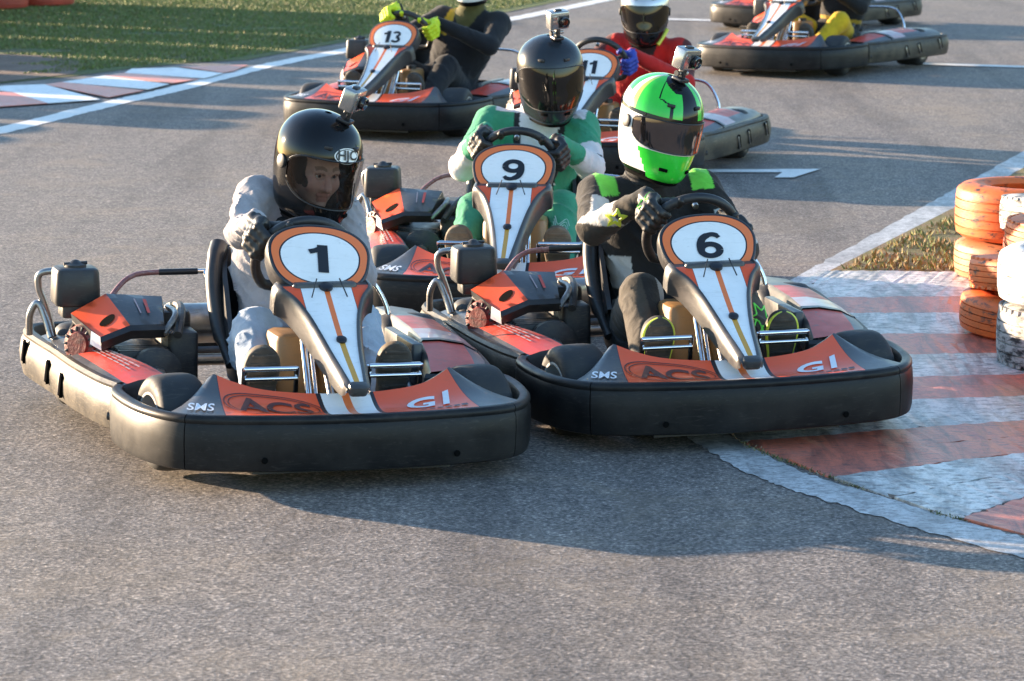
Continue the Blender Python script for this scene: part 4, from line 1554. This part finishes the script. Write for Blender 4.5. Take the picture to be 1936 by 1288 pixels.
def helmet(parent, loc, rot, shell_fn, visor_m, open_port=False, lo=-.085, hi=.052, visor_up=0.0, name='helmet'):
    NZ, NP = 120, 144
    zs = np.concatenate([np.linspace(-.188, .12, 92), np.linspace(.12, .1725, 30)[1:]])
    mb = MB()
    rows = []
    for z in zs:
        rows.append([helmet_point(z, 2 * math.pi * k / NP - math.pi) for k in range(NP)])
    skip = []
    def mf(i, k):
        z = (zs[i] + zs[i + 1]) / 2
        psi = 2 * math.pi * (k + .5) / NP - math.pi
        e = eye_port(psi, z, lo, hi)
        if e > 0: return M['dark']
        if e > -.008: return M['plastic']
        return shell_fn(z, psi)
    o0 = len(mb.f)
    mb.grid(rows, None, True, mf)
    if open_port:
        keep_f, keep_m = [], []
        di = mb.mi(M['dark'])
        for f, mm in zip(mb.f, mb.m):
            if mm != di:
                keep_f.append(f); keep_m.append(mm)
        mb.f, mb.m = keep_f, keep_m
    # padded neck roll
    low = [helmet_point(-.188, 2 * math.pi * k / 48 - math.pi) for k in range(48)]
    mb.tube([p for p in low] + [low[0]], .010, M['dark'], 8, caps=False)
    mb.cap([p + Vector((0, 0, .004)) for p in low], M['dark'])
    # hinge discs and vents
    for s in (-1, 1):
        p = helmet_point(-.005, s * R(88), 0)
        mb.lathe(p - Vector((s * .004, 0, 0)), (s, 0, 0), [(0, .024), (.010, .024), (.013, .018), (.013, 0)], M['plastic'], 20)
        q = helmet_point(-.135, s * R(26), 0.002)
        t = (helmet_point(-.135, s * R(30)) - helmet_point(-.135, s * R(22))).normalized()
        mb.rbox(q, (.034, .006, .012), M['dark'], .003, (t, Vector((-t.y, t.x, 0)), Vector((0, 0, 1))), n=2)
        q = helmet_point(.092, s * R(24), 0.002)
        mb.rbox(q, (.030, .014, .012), M['plastic'], .004, (t, Vector((-t.y, t.x, 0)), Vector((0, 0, 1))), n=2)
    H = mb.build(name, parent)
    H.location = loc
    H.rotation_euler = rot
    H.scale = (.895, .93, .945)
    # visor
    vb = MB()
    rows = []
    W_ = R(74)
    for i in range(41):
        psi = -W_ + 2 * W_ * i / 40
        u = abs(psi) / R(78)
        k = math.sqrt(max(.02, 1 - u ** 5))
        mid = (lo + hi) / 2 + .018 * u
        r_ = []
        for j in range(13):
            z = mid + ((hi + .006 - mid) * k if j > 6 else (mid - lo + .004) * k) * (j - 6) / 6
            r_.append(helmet_point(z, psi, .0045 + .002 * math.cos(psi)))
        rows.append(r_)
    vb.grid(rows, visor_m)
    edge = [r_[-1] for r_ in rows]
    vb.tube(edge, .0022, M['plastic'], 6)
    vb.tube([r_[0] for r_ in rows], .0022, M['plastic'], 6)
    v = vb.build('visor', H)
    if visor_up:
        v.rotation_euler = (visor_up, 0, 0)
    return H

def action_camera(kroot, H, z, psi, label, yaw, tilt=0.0):
    root = empty('action_camera')
    mw = kroot @ Matrix.LocRotScale(H.location, H.rotation_euler, None)
    
    p = helmet_point(z, psi) * .94
    root.matrix_world = mw @ Matrix.Translation(p) @ Matrix.Rotation(yaw, 4, 'Z') @ Matrix.Rotation(tilt, 4, 'X')
    b = MB()
    b.rbox((0, 0, .008), (.044, .050, .014), M['ink'], .008)
    b.build('mount_base', root)
    b = MB()
    b.rbox((.0, .0, .030), (.018, .026, .040), M['plastic'], .005)
    b.tube([(-.026, 0, .030), (.026, 0, .030)], .007, M['silver'], 10)
    b.lathe((-.032, 0, .030), (1, 0, 0), [(0, .010), (.008, .010), (.008, 0)], M['ink'], 12, cap0=True)
    b.build('mount_arm', root)
    b = MB()
    b.rbox((0, 0, .084), (.084, .052, .072), M['silver'], .009, n=4)
    b.rbox((0, .0, .122), (.030, .018, .008), M['ink'], .003)
    b.rbox((.014, -.0245, .080), (.048, .006, .050), M['ink'], .006)
    b.rbox((.041, .0, .085), (.008, .030, .030), M['ink'], .003)
    b.rbox((-.026, -.0265, .098), (.020, .004, .018), M['silver'], .003)
    b.build('housing', root)
    b = MB()
    b.lathe((.014, -.024, .080), (0, -1, 0), [(0, .022), (.018, .021), (.020, .018), (.014, .015), (.016, 0)], M['lens'], 24)
    b.build('lens', root)
    tag(root, label, 'action camera', 'action cameras on the helmets')
    return root

def decal(name, parent, VQ, origin, d, up, strokes, width, mat, lift=.002):
    """printed outline laid on a body by casting rays along d"""
    bvh = VQ[3] if len(VQ) > 3 else None
    o, V, Q = VQ[:3]
    if bvh is None:
        bvh = BVHTree.FromPolygons([tuple(v) for v in V], [tuple(map(int, q)) for q in Q])
    d = Vector(d).normalized()
    up = Vector(up); up = (up - d * up.dot(d)).normalized()
    rt = d.cross(up)
    mb = MB()
    for st in strokes:
        pts = []
        for a, b in zip(st[:-1], st[1:]):
            L = math.hypot(b[0] - a[0], b[1] - a[1])
            m = max(1, int(L / .005))
            for q in range(m):
                pts.append((a[0] + (b[0] - a[0]) * q / m, a[1] + (b[1] - a[1]) * q / m))
        pts.append(st[-1])
        run = []
        for x, y in pts:
            h = bvh.ray_cast(Vector(origin) + rt * x + up * y, d)
            if h[0] is None or (run and (h[0] - run[-1]).length > .03):
                if len(run) > 1: mb.tube(run, width, mat, 5)
                run = []
            if h[0] is not None:
                run.append(h[0] - d * lift * 0 + h[1] * (lift - width * .6))
        if len(run) > 1: mb.tube(run, width, mat, 5)
    if not mb.v: return None
    return mb.build(name, parent)

def collar(P, nec, mat, rad=.078, name='collar'):
    mb = MB()
    for dz, rr_, tt in ((0, rad, .016), (.022, rad * .95, .014)):
        mb.tube([(nec[0] + rr_ * math.cos(a), nec[1] + rr_ * .95 * math.sin(a), nec[2] + dz + .022 * math.sin(a)) for a in np.linspace(0, 2 * math.pi, 36)], tt, mat, 8, caps=False)
    return mb.build(name, P[0])

def star(r, n=5, inner=.45, rot=0, squash=1.0):
    p = []
    for k in range(2 * n + 1):
        a = math.pi / 2 + rot + math.pi * k / n
        q = r if k % 2 == 0 else r * inner
        p.append((q * math.cos(a) * squash, q * math.sin(a)))
    return p

def person(kid, label, spec):
    kart = KARTS[kid][0]
    root = empty('person', kart.location, kart.rotation_euler)
    tag(root, label, 'person', 'kart drivers')
    g = spec
    wl, gl, al = glove(root, R(g['phiL']), M[g.get('glove', 'glove_black')], -1, g.get('twist', 60))
    wrr, gr, ar = glove(root, R(g['phiR']), M[g.get('glove', 'glove_black')], 1, g.get('twist', 60))
    S = lambda k: np.array(g[k], float)
    pel, che, nec = S('pelvis'), S('chest'), S('neck')
    shL, shR, elL, elR = S('shL'), S('shR'), S('elL'), S('elR')
    ax = nec - pel; ax /= np.linalg.norm(ax)
    rt = shR - shL; rt -= ax * (rt @ ax); rt /= np.linalg.norm(rt)
    fw = np.cross(ax, rt)
    F3 = np.array([rt, fw, ax])
    b = g.get('bulk', 1.0)
    pr = [('pelvis', 'e', (pel, (.178 * b, .135 * b, .125 * b), F3, .04)),
          ('belly', 'e', (pel * .55 + che * .45, (.158 * b, .125 * b, .17), F3, .06)),
          ('chest', 'e', (che, (.182 * b, .125 * b, .185), F3, .06)),
          ('yoke', 'c', (shL * .92 + che * .08, shR * .92 + che * .08, .072 * b, .072 * b, .05)),
          ('neck', 'c', (nec - ax * .04, nec + ax * .06, .085, .068, .05))]
    for n_, sh, el, wr_ in (('L', shL, elL, wl), ('R', shR, elR, wrr)):
        lb = g.get('limb', b)
        pr.append(('uarm' + n_, 'c', (sh, el, .070 * lb, .054 * lb, .04)))
        pr.append(('farm' + n_, 'c', (el, wr_, .056 * lb, .036, .016)))
    for n_, s in (('L', -1), ('R', 1)):
        kn, an = S('kn' + n_), S('an' + n_)
        hip = pel + rt * (.09 * s) + ax * -.02
        pr.append(('thigh' + n_, 'c', (hip, kn, .106 * b, .074 * b, .05)))
        pr.append(('shin' + n_, 'c', (kn, an, .074 * b, .050 * b, .016)))
    names = [q[0] for q in pr]
    def col(V, bi, bt):
        nm = np.array(names)[bi]
        loc = (V - pel) @ F3.T
        return g['colour'](V, nm, bt, loc, dict(pel=pel, che=che, nec=nec, shL=shL, shR=shR, elL=elL, elR=elR, wrL=wl, wrR=wrr, knL=S('knL'), knR=S('knR'), anL=S('anL'), anR=S('anR')))
    body = net_mesh('body', pr, g.get('h', .0085), .02, .028, wr(g.get('wrinkle', .0045)), col, M[g.get('cloth', 'cloth')], root)
    for s, k in ((-1, 'L'), (1, 'R')):
        shoe(root, S('an' + k), g.get('shoe' + k, .205 * s), [M[q] for q in g['shoes']], M[g['trim']] if g.get('trim') else None, g.get('tilt' + k, 0))
    H = None
    if 'helmet' in g:
        loc, rot = g['helmet']
        H = helmet(root, loc, rot, g['shell'], M[g['visor']], g.get('open', False), g.get('lo', -.085), g.get('hi', .052))
        if g.get('cam'):
            kr = Matrix.LocRotScale(kart.location, kart.rotation_euler, None)
            action_camera(kr, H, *g['cam'])
    return root, body, gl, gr, H, al, ar

M['glove_black'] = plain('black_glove', (.020, .018, .017), .5)
M['glove_hivis'] = plain('yellow_glove', (.60, .72, .015), .65)
M['glove_blue'] = plain('blue_glove', (.035, .06, .36), .65)
M['shell_black'] = plain('gloss_black_shell', (.008, .008, .009), .08, spec=.32)
M['shell_navy'] = plain('dark_shell', (.020, .023, .028), .22, spec=.45)
M['shell_green'] = plain('green_shell', (.035, .60, .045), .2, coat=.25)
M['shell_white'] = plain('white_shell', (.74, .74, .72), .2, coat=.4)
M['shell_silver'] = plain('silver_shell', (.50, .50, .52), .2, .5, coat=1)
M['shell_lemon'] = plain('yellow_green_shell', (.45, .62, .08), .2, coat=1)
M['shoe_dark'] = plain('dark_shoe', (.035, .030, .027), .7)
M['shoe_sole'] = worn('shoe_sole', (.045, .038, .032), (.13, .10, .075), .7, .6, 30)
M['shoe_tan'] = worn('tan_sole', (.20, .145, .095), (.10, .075, .055), .7, .6, 30)
M['shoe_brown'] = plain('brown_shoe', (.13, .095, .06), .7)

def C_(*c): return np.array(c, float)
def fill(V, c): return np.tile(C_(*c), (len(V), 1))
def isin(nm, *k): return np.isin(nm, k)

# --- driver 1: grey sweatshirt and pale jeans
def col1(V, nm, t, L, J):
    C = fill(V, (.36, .335, .345))
    legs = isin(nm, 'thighL', 'thighR', 'shinL', 'shinR', 'pelvis')
    C[legs] = C_(.36, .42, .50)
    C[(nm == 'pelvis') & (L[:, 2] > .05)] = C_(.36, .335, .345)
    C[(nm == 'neck') & (L[:, 2] > .56)] = C_(.03, .03, .03)
    fade = np.sin(V[:, 0] * 40) * .03
    C[legs] += fade[legs, None]
    return C
sp = dict(pelvis=(.045, .20, .20), chest=(.060, .27, .51), neck=(.105, .22, .735), shL=(-.056, .23, .728), shR=(.245, .25, .660),
          elL=(-.142, .05, .632), elR=(.265, .10, .48), phiL=152, phiR=-12, knL=(-.125, -.10, .345), knR=(.20, -.10, .350), anL=(-.195, -.455, .175), anR=(.205, -.455, .175),
          shoes=('shoe_brown', 'shoe_sole'), cloth='jersey', colour=col1, wrinkle=.0075, h=.007, bulk=1.02, limb=.90,
          helmet=((.118, .11, .856), (R(15), R(5), R(18))), visor='visor_clear', open=True, lo=-.105, hi=.048,
          shell=lambda z, p: M['shell_black'], cam=(.160, R(30), 'black action camera on the plain black helmet of the grey hooded driver', R(35), R(6)))
P1 = person(1, 'driver in grey sweatshirt and pale jeans wearing a black helmet with clear visor', sp)

sf = MB()
for r_, z_, tt in ((.088, .665, .030), (.080, .700, .028), (.074, .732, .026)):
    ring_ = [(.108 + r_ * math.cos(a) * 1.02, .215 - .25 * (z_ - .665) + r_ * .95 * math.sin(a), z_ + .030 * math.sin(a)) for a in np.linspace(0, 2 * math.pi, 40)]
    sf.tube(ring_, tt, M['scarf'], 10, caps=False)
sf.build('neck_scarf', P1[0])

# face behind the clear visor
def face(H):
    Hd = []
    f = [('skull', 'e', ((0, .0, .02), (.088, .108, .118), None, .03)),
         ('jaw', 'e', ((0, -.045, -.065), (.064, .062, .068), None, .04)),
         ('brow', 'e', ((0, -.092, .022), (.060, .020, .015), None, .02)),
         ('nose', 'c', ((0, -.104, .010), (0, -.128, -.034), .010, .016, .012)),
         ('nost', 'c', ((-.012, -.114, -.038), (.012, -.114, -.038), .010, .010, .008)),
         ('lipu', 'c', ((-.022, -.103, -.066), (.022, -.103, -.066), .008, .008, .006)),
         ('lipl', 'c', ((-.018, -.101, -.080), (.018, -.101, -.080), .008, .008, .005)),
         ('chin', 'e', ((0, -.092, -.108), (.026, .020, .020), None, .02)),
         ('cheekL', 'e', ((-.046, -.080, -.030), (.030, .024, .026), None, .03)),
         ('cheekR', 'e', ((.046, -.080, -.030), (.030, .024, .026), None, .03))]
    def c(V, bi, bt):
        C = fill(V, (.64, .37, .28))
        nm = np.array([q[0] for q in f])[bi]
        C[isin(nm, 'lipu', 'lipl')] = C_(.50, .22, .17)
        C[isin(nm, 'cheekL', 'cheekR', 'nose', 'nost')] = C_(.66, .34, .26)
        for s in (-1, 1):
            e = (np.abs(V[:, 0] - .034 * s) < .022) & (np.abs(V[:, 2] - .034 - .004 * np.cos((V[:, 0] - .034 * s) * 90)) < .006) & (V[:, 1] < -.05)
            C[e] = C_(.34, .19, .13)
        C[V[:, 2] > .075] = C_(.03, .03, .03)
        C[(np.abs(V[:, 0]) > .074)] = C_(.03, .03, .03)
        return C
    def cut(P, F):
        for s in (-1, 1):
            F = np.maximum(F, -(np.linalg.norm((P - np.array([.034 * s, -.104, .006])) / np.array([1.35, 1, .85]), axis=1) - .016))
        return F
    M['skin'] = attr_cloth('skin', .5, .1, 200, .06)
    o, V, Q = net_mesh('head', f, .0035, .02, .03, None, c, M['skin'], H, cut)
    eb = MB()
    for s in (-1, 1):
        eb.lathe((.034 * s, -.088, .006), (0, -1, 0), [(-.012, .002), (-.008, .010), (0, .0125), (.006, .011), (.0095, .0075)], M['eye_white'], 16)
        eb.lathe((.034 * s + .003, -.0975, .005), (0, -1, 0), [(0, .0062), (.001, .0058), (.001, 0)], M['ink'], 14)
        eb.tube([(.034 * s - .017, -.099, .012), (.034 * s - .006, -.106, .017), (.034 * s + .006, -.106, .017), (.034 * s + .017, -.099, .012)], .0030, M['skin_lid'], 6)
    eb.build('eyes', o)
    o.location = (0, .012, -.034)
    o.scale = (.90, .92, .92)
    return o
M['eye_white'] = plain('eye_white', (.7, .68, .66), .3)
M['skin_lid'] = plain('eyelid', (.40, .20, .14), .6)
face(P1[4])

def helmet_text(H, body, size, z0, p0, mat, lift=.004, **kw):
    V, F = text2d(body, size, **kw)
    mb = MB()
    mb.add([helmet_point(z0 + y, p0 + x / .165, lift) for x, y in V], F, mat)
    return mb
bd = MB()
for rr_, m_, lf in ((1.0, M['white'], .0015), (.90, M['ink'], .0025), (.82, M['white'], .0035)):
    ring_ = [(.056 * rr_ * math.cos(a), .0255 * rr_ * math.sin(a)) for a in np.linspace(0, 2 * math.pi, 40, endpoint=False)]
    bd.add([helmet_point(.072 + y, R(5) + x / .160, lf + .002) for x, y in ring_], [tuple(range(40))], m_)
V_, F_ = text2d('HJC', .042, .022, 1.25)
bd.add([helmet_point(.072 + y, R(5) + x / .160, .0075) for x, y in V_], F_, M['ink'])
bd.build('badge', P1[4])

# --- driver 6: black suit with pale panels and green prints, green helmet
def col6(V, nm, t, L, J):
    C = fill(V, (.020, .018, .017))
    W = C_(.52, .50, .46)
    for s, k in ((-1, 'L'), (1, 'R')):
        u = nm == 'uarm' + k
        ax = J['el' + k] - J['sh' + k]; ax /= np.linalg.norm(ax)
        q = V - J['sh' + k]
        inn = np.cross(ax, C_(0, 0, 1)); inn /= np.linalg.norm(inn)
        side = q @ inn * s
        C[u & (t > .45) & (np.abs(side - .02) < .03)] = W
        f = nm == 'farm' + k
        C[f] = C_(.050, .042, .033)
        C[f & (t < .55) & (V[:, 2] > J['el' + k][2] + .025 + .09 * t * 0)] = W
        C[f & (t > .86)] = C_(.02, .02, .02)
        for n_ in ('thigh', 'shin'):
            g_ = nm == n_ + k
            C[g_] = C_(.024, .022, .021)
            C[g_ & (V[:, 0] * s > (J['kn' + k][0] * s + .012))] = C_(.070, .058, .044)
            C[g_ & (V[:, 0] * s < (J['kn' + k][0] * s - .045)) & (V[:, 2] > .20)] = C_(.34, .33, .33)
    t_ = isin(nm, 'chest', 'belly', 'pelvis')
    C[t_ & (np.abs(L[:, 0]) > .10) & (L[:, 2] < .26)] = W
    C[t_ & (np.abs(L[:, 2] - .13) < .02)] = C_(.02, .02, .02)
    y = isin(nm, 'yoke', 'uarmL', 'uarmR', 'chest') & (np.abs(np.abs(L[:, 0]) - .165) < .036) & (L[:, 2] > .470)
    C[y] = C_(.16, .62, .07)
    C[isin(nm, 'neck')] = C_(.028, .024, .022)
    return C
def shell6(z, p):
    d = abs(p)
    side = p
    if z > .10 and d > R(100): return M['shell_green']
    if z < -.075:
        if d < R(66) + (z + .075) * 2.0: return M['shell_green']
        return M['shell_white'] if z > -.165 else M['shell_black']
    if z > .036 and z < .050: return M['shell_black']
    if z > .045:
        dg = math.degrees(p)
        if dg < -88: return M['shell_white']
        if dg < -78: return M['shell_lemon']
        if dg > 84: return M['shell_lemon']
        if dg > 24:
            return M['shell_black'] if 38 < dg < 42 else M['shell_green']
        if dg > -4: return M['shell_black']
        if z > .130 and dg > -34 + 900 * (.150 - z): return M['shell_black']
        ln = -44 if z > .108 else (-44 + (.108 - z) / .016 * 22 if z > .092 else -22)
        if abs(dg - ln) < (2.0 if not .092 < z < .108 else 3.5): return M['shell_black']
        return M['shell_green']
    return M['shell_white'] if d < R(150) else M['shell_green']
sp = dict(pelvis=(.0, .22, .20), chest=(-.01, .29, .51), neck=(-.015, .265, .72), shL=(-.205, .27, .665), shR=(.165, .27, .668),
          elL=(-.268, .06, .575), elR=(.26, .08, .48), phiL=149, phiR=-8, knL=(-.150, -.12, .375), knR=(.165, -.12, .375), anL=(-.215, -.455, .175), anR=(.215, -.455, .175),
          shoes=('shoe_dark', 'shoe_sole'), trim='lemon', colour=col6, wrinkle=.0045, h=.007, bulk=.96,
          helmet=((-.005, .17, .918), (R(12), R(8), R(17))), visor='visor_mirror', lo=-.066, hi=.032,
          shell=shell6, cam=(.165, R(10), 'silver action camera on the green and black helmet', R(18), R(4)))
P6 = person(6, 'driver in black suit with lime stars wearing a bright green helmet and mirrored visor', sp)
collar(P6, (-.015, .262, .722), M['scarf'])
def logo_strokes(r):
    return [star(r, rot=.3), [(-.2 * r, -.5 * r), (-.9 * r, -1.5 * r), (-1.3 * r, -1.1 * r), (-.9 * r, -.6 * r), (-.5 * r, -.1 * r)], [(.2 * r, -.5 * r), (.2 * r, -1.6 * r)]]
decal('star_print', P6[0], P6[1], (-.165, -.8, .285), (0, 1, 0), (.2, 0, 1), logo_strokes(.034), .0032, M['lime'])
decal('star_print', P6[0], P6[1], (.205, -.8, .315), (0, 1, 0), (.0, 0, 1), logo_strokes(.040), .0034, M['lime'])
decal('star_print', P6[0], P6[1], (-.222, -.6, .690), (0, 1, -.12), (.3, 0, 1), [star(.032, rot=.2), star(.022, rot=.2)], .0036, M['lemon'])
for s in (-1, 1):
    decal('star_print', P6[0], P6[1], (.155 * s - .01, -.5, .735), (0, 1, -.25), (0, 0, 1), [star(.020)], .0028, M['ink'])
# green piping on the gloves
for gl_, at_ in ((P6[2], P6[5]), (P6[3], P6[6])):
    gb = BVHTree.FromPolygons([tuple(v) for v in gl_[1]], [tuple(map(int, q)) for q in gl_[2]])
    mbg = MB()
    for offs in (.026, -.012):
        pts = []
        for i in range(14):
            a = 20 + i * 6
            q = at_(a, .11, offs + .010 * math.sin(i * 1.1))
            c = at_(a, .03, offs + .010 * math.sin(i * 1.1))
            h = gb.ray_cast(Vector(q), (Vector(c) - Vector(q)).normalized())
            if h[0]: pts.append(h[0] + h[1] * .001)
        if len(pts) > 2: mbg.tube(pts, .0028, M['lime'], 5)
    if mbg.v: mbg.build('piping', gl_[0])

# --- driver 9: green and white suit
def col9(V, nm, t, L, J):
    C = fill(V, (.045, .27, .15))
    W = C_(.66, .62, .62); B = C_(.02, .02, .022)
    t_ = isin(nm, 'chest', 'belly', 'pelvis', 'yoke', 'neck')
    C[t_ & (np.abs(L[:, 0]) < .085 + .08 * np.clip(L[:, 2] - .25, 0, 1))] = W
    C[t_ & (np.abs(np.abs(L[:, 0]) - (.070 + .10 * np.clip(L[:, 2] - .25, 0, 1))) < .013)] = B
    C[(nm == 'neck')] = W
    C[isin(nm, 'yoke', 'uarmL', 'uarmR') & (np.abs(L[:, 0]) > .06) & (np.abs(L[:, 0]) < .185) & (L[:, 2] > .525)] = W
    for k in 'LR':
        u = nm == 'uarm' + k
        C[u & (t > .62) & (t < .90)] = W
        C[u & (t > .90) & (t < .96)] = B
        f = nm == 'farm' + k
        C[f & (t < .45)] = W
    return C
sp = dict(pelvis=(.01, .22, .20), chest=(.03, .29, .515), neck=(.06, .28, .735), shL=(-.150, .28, .685), shR=(.225, .28, .665),
          elL=(-.245, .06, .525), elR=(.275, .08, .53), phiL=152, phiR=10, knL=(-.175, -.12, .375), knR=(.165, -.12, .385), anL=(-.20, -.455, .175), anR=(.185, -.455, .175), shoeL=-.20, shoeR=.18,
          shoes=('shoe_brown', 'shoe_tan'), colour=col9, wrinkle=.0055, h=.0075, bulk=1.0,
          helmet=((.100, .17, .895), (R(8), R(-2), R(12))), visor='visor_smoke', lo=-.115, hi=.056,
          shell=lambda z, p: M['shell_navy'], cam=(.163, R(25), 'grey action camera on the dark helmet of the driver in green and white', R(20), R(4)))
P9 = person(9, 'driver in green and white racing suit wearing a dark helmet with smoked visor', sp)
collar(P9, (.06, .275, .735), M['suit_white'])
wav = [[(x * .001, .012 * math.sin(x * .12) + o) for x in range(-34, 35, 3)] for o in (-.02, -.01, 0, .01, .02)]
decal('leg_print', P9[0], P9[1], (.175, -.8, .335), (0, 1, 0), (.3, 0, 1), wav, .0024, M['greyprint'])

# --- driver 11: red jacket, silver helmet, blue gloves
def col11(V, nm, t, L, J):
    C = fill(V, (.50, .020, .016))
    B = C_(.025, .022, .022)
    C[isin(nm, 'thighL', 'thighR', 'shinL', 'shinR', 'pelvis')] = B
    C[isin(nm, 'neck')] = B
    C[isin(nm, 'yoke', 'uarmR', 'uarmL') & (np.abs(L[:, 0]) > .20)] = C_(.09, .02, .02)
    C[isin(nm, 'chest', 'yoke') & (np.abs(L[:, 0]) < .05) & (L[:, 2] > .40)] = B
    return C
sp = dict(pelvis=(.03, .22, .20), chest=(.10, .29, .49), neck=(.15, .27, .685), shL=(-.045, .28, .635), shR=(.33, .28, .62),
          elL=(-.20, .07, .49), elR=(.41, .07, .46), phiL=212, phiR=-2, knL=(-.15, -.12, .37), knR=(.18, -.12, .37), anL=(-.205, -.455, .175), anR=(.205, -.455, .175),
          shoes=('shoe_dark', 'shoe_sole'), colour=col11, glove='glove_blue', wrinkle=.005,
          helmet=((.150, .17, .845), (R(6), R(0), R(14))), visor='visor_smoke', lo=-.10, hi=.045,
          shell=lambda z, p: M['shell_silver'] if z > .0 else M['shell_black'])
P11 = person(11, 'driver in a red jacket and blue gloves wearing a silver and black helmet', sp)
sc_ = MB()
sc_.tube(catmull([(.235, .13, .66), (.255, .16, .70), (.27, .20, .74)], 4), .012, M['lemon'])
sc_.build('chin_strap', P11[0])

# --- driver 13: black suit, bright yellow gloves
def col13(V, nm, t, L, J):
    C = fill(V, (.014, .014, .017))
    C[isin(nm, 'chest', 'yoke') & (np.abs(L[:, 0] + .10) < .028) & (L[:, 2] > .33)] = C_(.42, .26, .02)
    C[isin(nm, 'neck')] = C_(.10, .09, .03)
    return C
sp = dict(pelvis=(.06, .22, .20), chest=(.15, .29, .47), neck=(.22, .28, .70), shL=(.02, .29, .645), shR=(.40, .29, .62),
          elL=(-.14, .08, .55), elR=(.43, .06, .50), phiL=128, phiR=8, knL=(-.13, -.12, .38), knR=(.22, -.12, .37), anL=(-.20, -.455, .175), anR=(.225, -.455, .175),
          shoes=('shoe_dark', 'shoe_sole'), colour=col13, glove='glove_hivis', wrinkle=.004, bulk=1.08,
          helmet=((.265, .18, .935), (R(6), R(0), R(10))), visor='visor_smoke', shell=lambda z, p: M['shell_white'] if z > -.165 else M['shell_black'])
P13 = person(13, 'driver in black with bright yellow gloves, head cut off by the top edge', sp)

# --- driver of the upper right kart: black with yellow knees and waist
def col20(V, nm, t, L, J):
    C = fill(V, (.015, .014, .014))
    Y = C_(.58, .36, .012)
    for k in 'LR':
        C[(nm == 'thigh' + k) & (t > .55)] = Y
        C[(nm == 'shin' + k) & (t < .92)] = Y
    C[isin(nm, 'chest', 'belly', 'pelvis') & (np.abs(L[:, 2] - .16) < .014)] = C_(.35, .22, .02)
    return C
sp = dict(pelvis=(.08, .22, .20), chest=(.12, .29, .47), neck=(.14, .28, .69), shL=(-.06, .29, .635), shR=(.32, .29, .61),
          elL=(-.20, .08, .48), elR=(.37, .06, .46), phiL=148, phiR=-5, knL=(-.10, -.12, .37), knR=(.305, -.16, .365), anL=(-.19, -.455, .175), anR=(.235, -.475, .175),
          shoes=('shoe_dark', 'shoe_sole'), colour=col20, wrinkle=.004, shoeR=.225,
          helmet=((.14, .18, .93), (R(6), 0, R(10))), visor='visor_smoke', shell=lambda z, p: M['shell_black'])
person(20, 'driver in black and yellow, only waist and legs in view at the upper right', sp)
